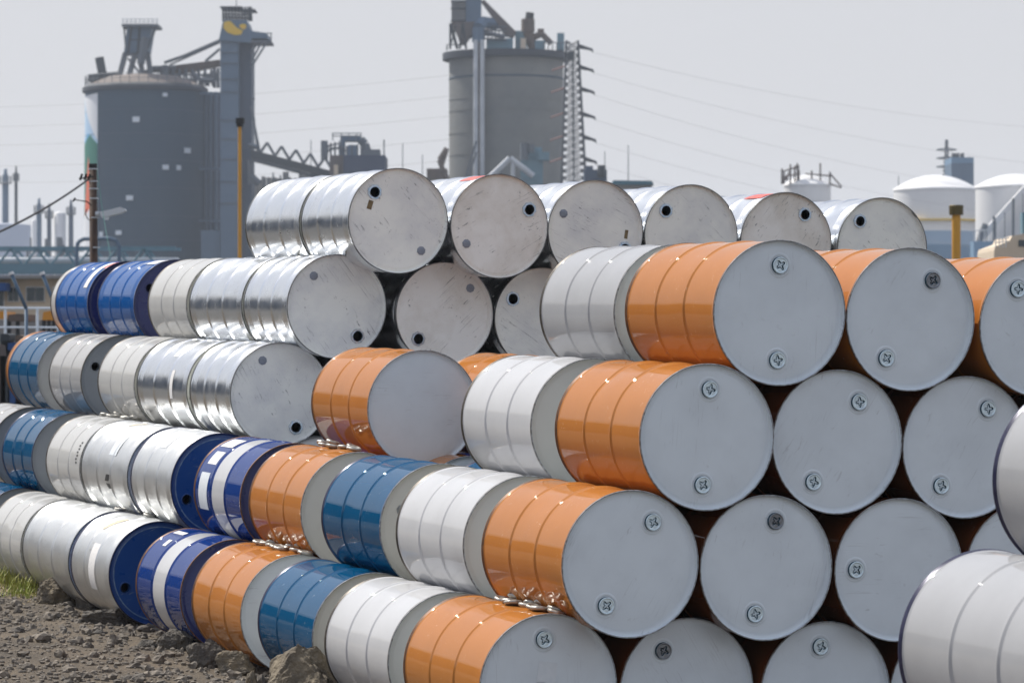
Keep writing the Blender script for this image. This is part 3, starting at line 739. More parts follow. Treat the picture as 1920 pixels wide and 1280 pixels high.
def pbox(mb, x0, y0, x1, y1, D, d):
    a = P(x0, y1, D); b_ = P(x1, y0, D); return mb.box(a.x, D, -.3 if y1 == 999 else a.z, b_.x, D+d, b_.z)      # 999: stands on the ground
def pb(mb, x0, y0, x1, y1, D, r, n=6): return mb.bar(P(x0, y0, D), P(x1, y1, D), r, n)
def at0(px, D): return (P(px, 0, D).x, D, 0.)
def root(name, label, cat, px, D, group=None): return thing(name, label, cat, (0, 0, 0), group)
B = {
 'concrete': mat('weathered_concrete', (.225, .225, .21), .85, 0, (.12, (.12, .135, .145), .8)),
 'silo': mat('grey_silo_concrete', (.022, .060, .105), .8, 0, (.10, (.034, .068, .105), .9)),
 'roof': mat('dusty_roof', (.20, .165, .145), .85, 0, (.3, (.12, .10, .09), .8)),
 'rim': mat('dark_rim', (.03, .04, .055), .7),
 'clad': mat('blue_grey_cladding', (.095, .155, .235), .6, 0, (.2, (.07, .12, .18), .7)),
 'clad2': mat('dark_blue_cladding', (.04, .07, .12), .6, 0, (.2, (.03, .055, .095), .7)),
 'steel': mat('painted_steelwork', (.10, .125, .15), .6, .1, (.6, (.12, .13, .15), .8)),
 'rusty': mat('rusty_steelwork', (.10, .08, .07), .75, .1, (.8, (.17, .12, .09), .8)),
 'darksteel': mat('dark_steelwork', (.04, .05, .06), .7, .1),
 'pylonsteel': mat('galvanised_lattice', (.09, .10, .115), .6, .1),
 'pale': mat('pale_steelwork', (.55, .58, .62), .6, .1, (.5, (.35, .38, .42), .7)),
 'whitewall': mat('white_tank_paint', (.80, .80, .80), .6, 0, (.1, (.66, .66, .68), .7)),
 'tankblue': mat('tank_blue_paint', (.15, .27, .40), .6, 0, (.1, (.11, .2, .32), .7)),
 'tankmid': mat('tank_mid_blue_paint', (.30, .42, .56), .6),
 'tankshade': mat('tank_grey_paint', (.50, .54, .62), .6),
 'yellow': mat('yellow_pole_paint', (.65, .32, .02), .5, 0, (2, (.45, .22, .03), .6)),
 'gold': mat('yellow_sign_paint', (.75, .48, .02), .6),
 'sky': mat('mural_sky_blue', (.42, .60, .80), .7), 'snow': mat('mural_white', (.78, .80, .84), .7), 'mount': mat('mural_blue', (.10, .36, .62), .7),
 'green': mat('mural_green', (.008, .17, .12), .7), 'flame': mat('mural_orange', (.75, .13, .05), .7),
 'patch': mat('white_plate', (.72, .78, .85), .6),
 'wood': mat('dark_timber', (.045, .025, .018), .8, 0, (6, (.09, .05, .03), .8)),
 'black': mat('black_cable', (.012, .012, .012), .6),
 'lampgrey': mat('lamp_grey', (.58, .61, .64), .5),
 'cream': mat('cream_wall', (.62, .52, .40), .7), 'navy': mat('navy_cladding', (.03, .05, .10), .6), 'brown': mat('brown_cladding', (.12, .10, .095), .7),
 'teal': mat('teal_steel', (.14, .26, .33), .6, 0, (.8, (.09, .17, .22), .7)), 'tealroof': mat('teal_roof', (.02, .12, .17), .5),
 'glass': mat('window_glass', (.05, .07, .08), .1), 'wall': mat('grey_render', (.30, .29, .28), .85, 0, (.5, (.2, .2, .2), .8)),
 'houseblue': mat('blue_tarpaulin', (.01, .06, .2), .6), 'orange': mat('orange_machine_paint', (.6, .25, .02), .6),
 'redins': mat('red_insulator', (.16, .055, .05), .6), 'wire': mat('aluminium_wire', (.42, .42, .43), .6),
 'tree': mat('tree_leaves', (.045, .065, .03), .8, 0, (1, (.08, .1, .04), .8)),
}
# mural silo -------------------------------------------------------
D = 400.; r_ = root('storage_silo', 'broad grey silo with painted landscape strip on its left side', 'silo', 275, D)
cx = P(260, 0, D).x; Rs = (P(374, 0, D).x-P(146, 0, D).x)/2; cy = D+Rs; zt = P(0, 166, D).z
MB().lathe((cx, cy), [(Rs, -.5), (Rs, zt)], 96).build('silo_wall', B['silo'], r_, True)
MB().lathe((cx, cy), [(Rs+.15, zt), (Rs+.35, zt), (Rs+.35, zt+.5), (Rs*.985, zt+.8)], 96).build('rim', B['rim'], r_)
MB().lathe((cx, cy), [(Rs*.985, zt+.8), (Rs*.62, zt+1.9), (Rs*.3, zt+2.2), (.2, zt+2.3)], 64).build('roof', B['roof'], r_, True)
for y in (205, 250, 300, 352, 405, 450): MB().lathe((cx, cy), [(Rs, P(0, y, D).z), (Rs+.04, P(0, y, D).z), (Rs+.04, P(0, y, D).z+.07), (Rs, P(0, y, D).z+.07)], 96).build('plate_seam', B['clad2'], r_)
# railing round the left edge
mb = MB()
for i in range(40):
    a = 2*math.pi*i/40; mb.bar((cx+Rs*math.cos(a), cy+Rs*math.sin(a), zt+.8), (cx+Rs*math.cos(a), cy+Rs*math.sin(a), zt+1.9), .04, 4)
    a2 = 2*math.pi*(i+1)/40
    for h in (1.35, 1.9): mb.bar((cx+Rs*math.cos(a), cy+Rs*math.sin(a), zt+h), (cx+Rs*math.cos(a2), cy+Rs*math.sin(a2), zt+h), .03, 4)
mb.build('railing', B['steel'], r_)
def cyl_poly(name, m, pts, off, parent):
    """pts in (angle fraction 0..1 across the painted strip, picture row)"""
    A0, A1 = 181., 225.   # strip from the back left limb round to its right edge
    def V(u, py, o): a = R_(A0+(A1-A0)*u); return (cx+(Rs+o)*math.cos(a), cy+(Rs+o)*math.sin(a), P(0, py, D).z)
    # slice into columns so that it follows the wall
    us = sorted(set([i/12 for i in range(13)]+[p[0] for p in pts])); mbx = MB()
    def span(u):
        ys = []
        n_ = len(pts)
        for i in range(n_):
            (ua, ya), (ub, yb) = pts[i], pts[(i+1) % n_]
            if ua == ub: 
                if abs(ua-u) < 1e-9: ys += [ya, yb]
            elif min(ua, ub)-1e-9 <= u <= max(ua, ub)+1e-9: ys.append(ya+(yb-ya)*(u-ua)/(ub-ua))
        return (min(ys), max(ys)) if ys else None
    for a, b_ in zip(us, us[1:]):
        if span((a+b_)/2) is None: continue
        s0, s1 = span(a+1e-6), span(b_-1e-6)
        if not s0 or not s1: continue
        vs = [V(a, s0[1], off), V(b_, s1[1], off), V(b_, s1[0], off), V(a, s0[0], off), V(a, s0[1], 0), V(b_, s1[1], 0), V(b_, s1[0], 0), V(a, s0[0], 0)]
        mbx.add(vs, [(0, 1, 2, 3), (3, 2, 6, 7), (0, 4, 5, 1)])
    mbx.build(name, m, parent)
# u grows towards the right edge of the strip
cyl_poly('mural_field', B['sky'], [(0, 174), (1, 174), (1, 475), (0, 475)], .03, r_)
cyl_poly('mural_snow', B['snow'], [(.25, 176), (1, 172), (1, 262), (.55, 215)], .06, r_)
cyl_poly('mural_mountain', B['mount'], [(0, 245), (.35, 262), (.55, 245), (1, 268), (1, 300), (0, 300)], .06, r_)
cyl_poly('mural_hills', B['green'], [(0, 270), (.4, 262), (.7, 250), (1, 268), (1, 420), (0, 420)], .09, r_)
cyl_poly('mural_flame', B['flame'], [(.3, 420), (.62, 290), (.85, 360), (.9, 420), (.1, 430)], .12, r_)
cyl_poly('mural_base', B['snow'], [(0, 425), (.45, 400), (.8, 385), (1, 380), (1, 475), (0, 475)], .15, r_)
def onwall(px, py, w, h, c, Rw, m, nm, parent, t_=.12):
    x = P(px, 0, D).x; dx = (x-c[0])/Rw
    if abs(dx) > .98: return
    a = math.atan2(-math.sqrt(1-dx*dx), dx); zc = P(0, py, D).z; ww = w/F*D/2; hh = h/F*D/2
    o = MB().box(-ww, -t_, -hh, ww, t_, hh).build(nm, m, parent); o.location = (c[0]+Rw*math.cos(a), c[1]+Rw*math.sin(a), zc); o.rotation_euler = (0, 0, a+math.pi/2)
for (px, py, w, h) in ((308, 177, 9, 7), (255, 224, 13, 10), (347, 280, 15, 10), (309, 313, 12, 9), (332, 313, 9, 9), (243, 371, 13, 9), (222, 436, 12, 8), (187, 438, 9, 9)):
    onwall(px, py, w, h, (cx, cy), Rs, B['patch'], 'wall_plate', r_)
# plant on the roof of the silo: hopper tower, stack, pipes
D1 = D+Rs*.8; k_ = D1/D
t1 = root('hopper_tower', 'tall leaning hopper housing with railed platform on the mural silo', 'tower', 255, D1)
mb = MB(); mb.prism([P(238, 50, D1), P(284, 50, D1), P(276, 100, D1), P(232, 100, D1)], 4.); mb.build('housing', B['clad'], t1)
mb = MB(); pbox(mb, 228, 45, 296, 50, D1-1, 5); mb.build('platform', B['steel'], t1)
mb = MB()
for x in range(230, 297, 8): pb(mb, x, 46, x, 35, D1-1, .05, 4)
for y in (36, 41): pb(mb, 229, y, 297, y, D1-1, .04, 4)
mb.build('railing', B['pale'], t1)
mb = MB()
for y0_, y1_, xa, xb in ((98, 145, 234, 222), (98, 145, 252, 240), (98, 145, 258, 268), (98, 145, 275, 282)):
    mb.prism([P(xa-4, y0_, D1), P(xa+5, y0_, D1), P(xb+4, y1_, D1), P(xb-4, y1_, D1)], 1.2)
pb(mb, 292, 50, 277, 92, D1, .18); pb(mb, 232, 50, 236, 92, D1, .12); pb(mb, 240, 110, 264, 140, D1, .15); pb(mb, 272, 70, 264, 120, D1-.6, .5)
mb.build('legs', B['steel'], t1)
mb = MB(); pb(mb, 246, 50, 240, 100, D1-.1, .15); pb(mb, 262, 50, 258, 100, D1-.1, .15); pbox(mb, 240, 74, 280, 76, D1-.1, .2); mb.build('ribs', B['darksteel'], t1)
t2 = root('vent_stack', 'small green vent stack on the left edge of the mural silo', 'stack', 190, D)
mb = MB(); pb(mb, 190, 118, 190, 150, D+8, .32, 10); pb(mb, 192, 140, 186, 108, D+8, .55, 10); pb(mb, 166, 146, 220, 141, D+8, .45, 8); pbox(mb, 165, 142, 182, 152, D+7, 3); mb.build('pipe', B['darksteel'], t2)
t3 = root('roof_conveyor', 'tangle of conveyor gantry and pipes between the mural silo and the lift tower', 'conveyor', 350, D)
mb = MB()
mb.prism([P(300, 126, D+9), P(412, 112, D+9), P(412, 122, D+9), P(355, 134, D+9), P(300, 138, D+9)], 2.5); mb.build('gallery', B['rusty'], t3)
mb = MB(); pb(mb, 308, 118, 345, 105, D+8, .2); pb(mb, 345, 105, 412, 76, D+8, .2); pb(mb, 318, 122, 412, 80, D+8, .12); pb(mb, 385, 115, 412, 92, D+8, .18)
pb(mb, 268, 142, 285, 130, D+9, .4, 8); pb(mb, 285, 130, 330, 128, D+9, .4, 8); pbox(mb, 304, 122, 314, 148, D+7, 2)
for i in range(9):
    x = 300+12*i; pb(mb, x, 130, x+4, 160, D+8, .16); pb(mb, x+6, 160, x+12, 132, D+8+rng.random()*3, .12); pbox(mb, x, 146+rng.random()*8, x+7, 160, D+6+rng.random()*4, 1.5)
pb(mb, 280, 148, 412, 150, D+7, .14); pb(mb, 300, 140, 412, 141, D+9, .14); pb(mb, 360, 136, 372, 150, D+6, .35); pb(mb, 372, 150, 400, 151, D+6, .35)
pbox(mb, 384, 138, 400, 150, D+8, 2); pb(mb, 402, 128, 402, 165, D+7, .2); pb(mb, 409, 128, 409, 165, D+7, .2)
mb.build('framework', B['steel'], t3)
# lift tower
t4 = root('lift_tower', 'tall blue grey bucket lift tower with yellow emblem and platform', 'tower', 440, D)
mb = MB(); a = P(413, 470, 396); mb.box(P(413, 0, 396).x, 396, -.3, P(447, 0, 396).x, 402, P(0, 76, 396).z); mb.build('shaft', B['clad'], t4)
mb = MB(); mb.box(P(447, 0, 396).x+.01, 397.5, -.3, P(470, 0, 396).x, 402, P(0, 76, 396).z); mb.build('shaft', B['clad2'], t4)
mb = MB(); mb.prism([P(410, 76, 395.5), P(418, 38, 395.5), P(462, 38, 395.5), P(466, 50, 395.5), P(470, 58, 395.5), P(500, 62, 395.5), P(502, 72, 395.5), P(472, 72, 395.5), P(470, 80, 395.5)], 6.5); mb.build('head_house', B['clad'], t4)
def blob(pts): return [P(x, y, 395.4) for x, y in pts]
mb = MB(); mb.prism(blob([(419, 43), (424, 40), (432, 40), (438, 46), (444, 52), (455, 58), (452, 65), (440, 66), (426, 61), (419, 53)]), .08); mb.prism(blob([(448, 48), (454, 45), (461, 46), (461, 53), (456, 56), (450, 52)]), .08); mb.build('emblem', B['gold'], t4)
mb = MB(); pbox(mb, 412, 12, 452, 14, 396, 5); pbox(mb, 448, 17, 478, 19, 397, 4)
for x in (418, 424, 430, 436, 442, 448, 454, 460, 466, 470):
    pb(mb, x, 13, x, 40, 396.3, .14, 5); pb(mb, x, 13, x+2, 40, 400, .12, 5)
for y in (20, 26, 32): pb(mb, 417, y, 472, y+2, 396.3, .1, 4); pb(mb, 417, y, 472, y+2, 400, .1, 4)
mb.build('head_frame', B['darksteel'], t4)
mb = MB(); pbox(mb, 470, 76, 508, 80, 395.5, 5); pb(mb, 508, 62, 508, 78, 395.5, .08, 4); pb(mb, 500, 62, 510, 63, 395.5, .06, 4); pb(mb, 490, 80, 470, 118, 395.7, .13); pb(mb, 500, 80, 470, 128, 395.7, .13); pb(mb, 484, 80, 470, 102, 395.7, .1)
pb(mb, 443, 0, 443, 14, 398, .05, 4); pb(mb, 470, 185, 478, 186, 396, .1, 4); pb(mb, 470, 200, 490, 300, 396, .15); pb(mb, 476, 218, 484, 300, 396, .12)
for y in (98, 118, 148, 172, 225, 260, 298, 340, 380): pbox(mb, 412.4, y, 447.5, y+1.2, 395.85, .3)
mb.build('side_platform', B['steel'], t4)
t5 = root('rear_silo', 'narrow dark ribbed silo between the mural silo and the lift tower', 'silo', 395, D)
mb = MB(); c2 = (P(398, 0, 408).x, 411.); mb.lathe(c2, [(1.6, -.3), (1.6, P(0, 172, 405).z), (.1, P(0, 168, 405).z)], 32); mb.build('silo_wall', B['clad2'], t5, True)
mb = MB()
for x, y in ((376, 0), (386, 0), (394, 0), (404, 0)): mb.bar((P(x, 0, 406).x, 406.5, -.2), (P(x, 0, 406).x, 406.5, P(0, 172, 406).z), .22, 6)
for y in (173, 315, 412): pbox(mb, 373, y, 413, y+3.5, 404, 1)
mb.build('frame', B['clad'], t5)
mb = MB(); pbox(mb, 377, 432, 412, 999, 397, 3); mb.build('cabin', B['clad'], t5)
# conveyor bridge going right
t6 = root('conveyor_bridge', 'sloping dark truss conveyor bridge right of the lift tower', 'conveyor', 540, D)
def yb(x): return 287+(x-470)*.255
mb = MB(); mb.prism([P(470, 280, 395), P(620, 320, 395), P(620, 333, 395), P(470, 296, 395)], .5); mb.prism([P(470, 280, 398), P(620, 320, 398), P(620, 333, 398), P(470, 296, 398)], .5); mb.build('deck', B['darksteel'], t6)
mb = MB(); xs = [474+6.9*i*2 for i in range(11)]
for i in range(5):
    x = 488+27.*i; yy = yb(x)-5; pb(mb, x, yy, x+13, yy-19, 395.2, .17, 5); pb(mb, x+13, yy-19, x+27, yy+5, 395.2, .17, 5)
for x in range(474, 600, 6): pb(mb, x, yb(x)+8, x+3, yb(x)+16, 395.2, .12, 4); pb(mb, x+3, yb(x)+16, x+6, yb(x)+9, 395.2, .12, 4)
pb(mb, 472, 300, 600, 334, 395.2, .15, 4); pb(mb, 466, 272, 482, 276, 395.2, .3, 4); pb(mb, 468, 300, 470, 345, 396, .3); pb(mb, 470, 330, 486, 345, 396, .5)
mb.build('truss', B['steel'], t6)
# plant house in the middle
t7 = root('plant_house', 'navy and brown box building with rooftop machinery beyond the silver drums', 'building', 660, 380)
mb = MB(); pbox(mb, 644, 291, 722, 999, 378, 8); mb.build('wall', B['navy'], t7)
mb = MB(); pbox(mb, 618, 291, 643.6, 999, 379, 7); mb.build('wall', B['brown'], t7)
mb = MB(); pbox(mb, 626, 309, 634, 330, 378.8, .5); mb.build('door', B['cream'], t7)
mb = MB(); pbox(mb, 638, 255, 675, 264, 382, 3); pbox(mb, 635, 264, 646, 291, 382, 2); pbox(mb, 652, 272, 668, 291, 381, 3); mb.build('hopper', B['clad'], t7)
mb = MB(); mb.path([P(676, 262, 382), P(684, 270, 382), P(688, 284, 382)], .5, 8); pbox(mb, 676, 280, 712, 291, 381, 3)
for x in (604, 608, 613, 620, 628, 640, 650, 660, 670, 677): pb(mb, x, 264+rng.random()*14, x, 292, 381, .12, 5)
for y in (250, 255): pb(mb, 622, y, 678, y, 381, .06, 4)
for x in (624, 640, 655, 668, 677): pb(mb, x, 250, x, 264, 381, .06, 4)
for i in range(8): pb(mb, 604+i*5, 292-3*i, 612+i*5, 270+2*i, 382, .1, 4)
pb(mb, 608, 264, 608, 300, 380, .4, 8); pb(mb, 602, 276, 640, 268, 381, .1, 4); pb(mb, 720, 262, 720, 291, 381, .08, 4); mb.build('machinery', B['steel'], t7)
# right silo -------------------------------------------------------
D = 400.; r2 = root('storage_silo', 'round concrete silo with dark rim and gear on top, near the picture middle', 'silo', 950, D)
cx = P(949, 0, D).x; Rs = (P(1058, 0, D).x-P(840, 0, D).x)/2; cy = D+Rs; zt = P(0, 106, D).z
zs = [-.5]+[P(0, y, D).z for y in (288, 286, 248, 246, 206, 204, 160, 158)]
MB().lathe((cx, cy), [(Rs, -.5), (Rs, P(0, 142, D).z), (Rs, zt)], 96).build('silo_wall', B['concrete'], r2, True)
MB().lathe((cx, cy), [(Rs, zt), (Rs+.8, zt+.1), (Rs+.8, zt+.9), (Rs*.98, zt+.95), (.1, zt+.95)], 96).build('rim', B['rim'], r2)
MB().lathe((cx, cy), [(Rs+.02, P(0, 142, D).z), (Rs+.06, P(0, 142, D).z+.05), (Rs+.06, P(0, 142, D).z+.15), (Rs+.02, P(0, 142, D).z+.2)], 96).build('pour_line', B['silo'], r2)
for y in (182, 204, 247, 288): MB().lathe((cx, cy), [(Rs, P(0, y, D).z), (Rs+.05, P(0, y, D).z), (Rs+.05, P(0, y, D).z+.12), (Rs, P(0, y, D).z+.12)], 96).build('pour_line', B['concrete'], r2)
mb = MB()
for x in (892, 904): mb.bar(P(x, 75, D-.5), (P(x, 0, D-.5).x, D-.5, -.2), .28, 8)
mb.build('riser_pipe', B['pale'], r2)
mb = MB(); mb.bar(P(898, 75, D), (P(898, 0, D-.3).x, D-.3, -.2), .25, 8); mb.build('riser_pipe', B['rusty'], r2)
mb = MB(); mb.path([P(896, 80, D), P(897, 52, D), P(905, 42, D+1), P(930, 46, D+3)], .7, 8); mb.build('elbow_pipe', B['clad'], r2)
h = root('filter_hopper', 'ribbed filter box on a funnel, on top of the round silo at its left', 'hopper', 870, D)
mb = MB(); pbox(mb, 846, -20, 873, 40, D+1, 5); mb.build('ribbed_side', B['whitewall'], h)
mb = MB()
for i in range(10): pb(mb, 848+2.7*i, 2, 848+2.7*i, 40, D+.9, .05, 4)
for y in (3, 16, 39): pb(mb, 845, y, 874, y, D+.9, .09, 4)
mb.build('ribs', B['darksteel'], h)
mb = MB(); pbox(mb, 873.2, -20, 902, 44, D+1.2, 5); mb.build('casing', B['clad'], h)
mb = MB(); mb.prism([P(846, 41, D+1), P(900, 41, D+1), P(890, 62, D+1), P(880, 68, D+1), P(872, 80, D+1), P(862, 80, D+1), P(858, 66, D+1)], 4); mb.build('funnel', B['brown'], h)
mb = MB()
for x0_, x1_ in ((844, 844), (846, 858), (868, 862), (868, 874)): pb(mb, x0_, 44, x1_, 92, D+1, .14, 5)
pb(mb, 843, 46, 856, 92, D+1, .08, 4); pb(mb, 856, 46, 843, 92, D+1, .08, 4); pb(mb, 840, 84, 862, 84, D, .08, 4); pb(mb, 838, 84, 838, 95, D, .08, 4)
mb.build('legs', B['darksteel'], h)
gq = root('roof_machinery', 'blue grey machinery, slanting conveyor and exhaust on top of the round silo', 'machinery', 960, D)
mb = MB(); mb.prism([P(902, 2, D+2), P(908, 0, D+2), P(968, 60, D+2), P(962, 70, D+2), P(948, 66, D+2)], 2); mb.build('slant_conveyor', B['brown'], gq)
mb = MB(); pbox(mb, 912, 72, 962, 94, D+2, 6); pbox(mb, 966, 58, 988, 94, D+3, 5); pbox(mb, 1003, 76, 1022, 94, D+2.5, 4); pbox(mb, 1045, 62, 1058, 94, D+3, 2.5); mb.build('casing', B['teal'], gq)
mb = MB(); pb(mb, 992, 38, 994, 24, D+3, .5, 8); mb.build('exhaust_cap', B['black'], gq)
mb = MB(); pb(mb, 990, 60, 990, 36, D+3, .8, 8); pb(mb, 990, 60, 1000, 92, D+3, .6, 8); pb(mb, 1000, 70, 1016, 64, D+3, .4, 8); pb(mb, 1014, 62, 1034, 82, D+3, .35, 8); pbox(mb, 1008, 54, 1020, 62, D+3, 1.5); mb.build('exhaust', B['rusty'], gq)
mb = MB()
for x in range(908, 950, 7): pb(mb, x, 46+(x-908)*.1, x, 76, D+1.4, .08, 4)
for y in (48, 56, 66, 72): pb(mb, 905, y, 950, y+3, D+1.4, .09, 4)
for x in range(1020, 1070, 8): pb(mb, x, 80, x, 95, D+1, .06, 4)
pb(mb, 1018, 80, 1070, 80, D+1, .06, 4); pb(mb, 905, 60, 946, 70, D+1.5, .3); mb.build('railing', B['steel'], gq)
mb = MB(); pbox(mb, 976, 72, 986, 92, D+1.4, 1); mb.build('warning_panel', B['cream'], gq)
# green grey kit at the foot
q = root('loading_plant', 'green grey loading plant at the foot of the round silo', 'machinery', 1000, 392)
mb = MB(); pbox(mb, 976, 300, 1018, 999, 392, 4); pbox(mb, 990, 276, 1016, 300, 392, 3); pbox(mb, 1010, 285, 1030, 300, 391, 3); mb.build('casing', B['teal'], q)
mb = MB(); pb(mb, 983, 268, 983, 300, 391, .5, 8); pb(mb, 996, 270, 996, 286, 391, .4, 8); pb(mb, 870, 345, 893, 265, 391, .15); pb(mb, 876, 345, 893, 285, 391, .12); mb.build('pipes', B['steel'], q)
mb = MB(); mb.path([P(870, 380, 390), P(956, 297, 390), P(1000, 330, 390)], .35, 8); mb.bar(P(962, 300, 390), (P(962, 0, 390).x, 390, -.2), .25, 8); mb.build('a_frame', B['pale'], q)
q = root('crane_arm', 'dark jib and scrap of machinery left of the round silo foot', 'machinery', 828, 390)
mb = MB(); mb.path([P(838, 278, 390), P(824, 300, 390), P(830, 318, 390), P(840, 340, 390)], .35, 6); pb(mb, 838, 284, 829, 312, 390, .2); pbox(mb, 800, 316, 838, 999, 392, 6); mb.build('arm', B['rusty'], q)
# lattice pylon ----------------------------------------------------
DP = 380.
py_ = root('lattice_pylon', 'silvery lattice pylon with red and grey cross arms beside the round silo', 'pylon', 1080, DP)
mb = MB()
def leg(y, s, e):
    t_ = (y-76)/270.; xl = 1062-9*t_; xr = 1084+15*t_; xm = xr if s else xl; return Vector((P(xm, y, DP).x, DP+(2.2*(1+.6*t_) if e else 0), P(0, y, DP).z))
ys = [76+13.5*i for i in range(21)]
for s in (0, 1):
    for e in (0, 1):
        p0 = leg(76, s, e); p1 = leg(346, s, e); d = (p1-p0)/(p0.z-p1.z); mb.bar(p0, p1+d*(p1.z+.2), .12, 4)
for a, b_ in zip(ys, ys[1:]):
    for e in (0, 1): mb.bar(leg(a, 0, e), leg(b_, 1, e), .05, 4); mb.bar(leg(a, 1, e), leg(b_, 0, e), .05, 4); mb.bar(leg(b_, 0, e), leg(b_, 1, e), .045, 4)
    for s in (0, 1): mb.bar(leg(a, s, 0), leg(b_, s, 1), .045, 4); mb.bar(leg(a, s, 1), leg(b_, s, 0), .045, 4)
mb.build('tower', B['pylonsteel'], py_)
mb = MB(); pbox(mb, 1065, 96, 1077, 112, DP-.3, 1); mb.bar(P(1074, 110, DP-.4), P(1076, 345, DP-.4), .08, 4); mb.build('ladder', B['darksteel'], py_)
TIPR, TIPL = [], []
for i, y in enumerate((85, 124, 165, 212, 255, 296)):
    mb = MB(); xr = 1084+15*(y-76)/270; tip = P(1111+i*1.5, y+9, DP); TIPR.append(P(1111+i*1.5, y+13, DP)); mb.bar(P(xr, y, DP), tip, .16, 4); mb.bar(P(xr, y+5, DP), tip, .08, 4); mb.bar(tip, TIPR[-1], .09, 5); mb.build('cross_arm', B['darksteel'], py_)
    if i:
        mb = MB(); xl = 1062-9*(y-76)/270; tip = P(1036-i*1.0, y+8, DP); TIPL.append(P(1036-i, y+11, DP)); mb.bar(P(xl, y, DP), tip, .09, 4); mb.bar(tip, TIPL[-1], .05, 5); mb.build('cross_arm', B['redins'], py_)
# power lines
def wire(a, b_, sag, label, r=.014):
    pts = []
    for i in range(25):
        t_ = i/24; p = a.lerp(b_, t_); p.z -= sag*4*t_*(1-t_); pts.append(p)
    o = MB().path(pts, r, 4).build('power_line', B['wire']); tag(o, label, 'power line', 'power lines across the sky')
nm = ['highest', 'second highest', 'third highest', 'fourth highest', 'second lowest', 'lowest']
for i, tpr in enumerate(TIPR): wire(tpr, P(2300, (250, 330, 400, 440, 470, 500)[i], DP+40), 2.6, 'thin grey power line right of the lattice pylon, %s of the six' % nm[i])
nm = ['highest', 'second', 'third', 'fourth', 'lowest']
for i, (ya, yb_) in enumerate(((118, 168), (158, 205), (196, 238), (240, 268), (282, 318))):
    wire(P(1034, ya, DP+45), P(-500, (200, 235, 268, 305, 330)[i], DP+90), 2.2, 'thin grey power line left of the round silo, %s of the five' % nm[i], .026)
# masts on the skyline
for i, (x, y0_, w_) in enumerate(((1178, 272, 'right of the lattice pylon'), (1134, 284, 'close to the lattice pylon'), (755, 268, 'right of the navy box building'), (792, 290, 'left of the round silo foot'), (583, 262, 'above the conveyor bridge'), (1685, 330, 'left of the big white tank'))):
    o = MB().bar((P(x, 0, 500).x, 500, -.5), P(x, y0_, 500), .16, 6, .06).build('mast', B['steel']); tag(o, 'thin grey mast '+w_, 'mast', 'thin masts on the skyline')
# low sheds right of the pylon
q = root('teal_roofed_shed', 'low shed with teal roof behind the silver top row', 'shed', 1180, 300)
mb = MB(); pbox(mb, 1152, 342, 1222, 999, 300, 8); mb.build('wall', B['wall'], q)
mb = MB(); mb.prism([P(1148, 346, 299.5), P(1150, 338, 299.5), P(1222, 339, 299.5), P(1226, 346, 299.5)], 9); mb.build('roof', B['tealroof'], q)
q = root('small_plant_block', 'small dark blocks with vent beside the pylon foot', 'building', 1115, 330)
mb = MB(); pbox(mb, 1096, 318, 1138, 999, 330, 6); pbox(mb, 1098, 311, 1112, 318, 331, 3); mb.build('wall', B['clad2'], q)
mb = MB(); pbox(mb, 1120, 324, 1134, 332, 329.8, .2); pb(mb, 1128, 310, 1128, 330, 330, .4, 6); mb.build('vent', B['darksteel'], q)
# skyline scrub of plant behind silver drums
q = root('low_plant_range', 'low jumble of pipes and sheds between the plant house and round silo', 'plant', 780, 420)
mb = MB()
for i in range(40):
    x = 470+i*10.; h_ = rng.uniform(2, 16)
    if 620 < x < 720 or x > 845: h_ = 4
    pbox(mb, x, 338-h_, x+rng.uniform(4, 9), 999, 425+rng.random()*10, 3)
mb.build('sheds', B['wall'], q)
mb = MB()
for i in range(30):
    x = 480+rng.random()*360; mb.bar((P(x, 0, 424).x, 424, -.2), P(x+rng.uniform(-3, 3), 345-rng.uniform(8, 26), 424), .1, 4)
mb.build('pipes', B['steel'], q)
# tanks on the right ------------------------------------------------
def tank(label, xa, xb, ytop, D_, dome, bands, gear=None):
    tt = root('storage_tank', label, 'storage tank', (xa+xb)/2, D_, 'white storage tanks on the right')
    c = P((xa+xb)/2, 0, D_); R0 = (P(xb, 0, D_).x-P(xa, 0, D_).x)/2; cc = (c.x, D_+R0); z1 = P(0, ytop, D_).z; zp = -.5
    for (yb_, m) in bands:
        z0 = -.5 if yb_ is None else P(0, yb_, D_).z
        MB().lathe(cc, [(R0, z0), (R0, z1)], 72).build('tank_wall', B[m], tt, True); z1 = z0
    z1 = P(0, ytop, D_).z; pr = [(R0+.1, z1-.15), (R0+.1, z1+.1)]+[(R0*(1-t_), z1+.1+dome*(1-(1-t_)**2)) for t_ in [k_/12 for k_ in range(12)]]+[(.05, z1+.1+dome)]
    MB().lathe(cc, pr, 72).build('dome', B['whitewall'], tt, True)
    return tt, cc, R0, z1
tt, cc, R0, z1 = tank('big white tank with blue lower bands and shallow roof, behind the yellow post', 1685, 1843, 352, 420, 1.75, [(432, 'whitewall'), (458, 'tankmid'), (None, 'tankblue')])
MB().lathe(cc, [(R0+.03, P(0, 413, 420).z), (R0+.5, P(0, 413, 420).z), (R0+.5, P(0, 410, 420).z), (R0+.03, P(0, 410, 420).z)], 72).build('walkway', B['gold'], tt)
tt, cc, R0, z1 = tank('small domed white tank with rooftop pipework behind the silver top row', 1474, 1562, 345, 420, 1.2, [(None, 'whitewall')])
mb = MB()
for x, y in ((1466, 316), (1470, 322), (1482, 308), (1490, 312), (1495, 306), (1498, 318), (1522, 320), (1538, 306), (1556, 322)): pb(mb, x, y, x, 345, 421, .12, 5)
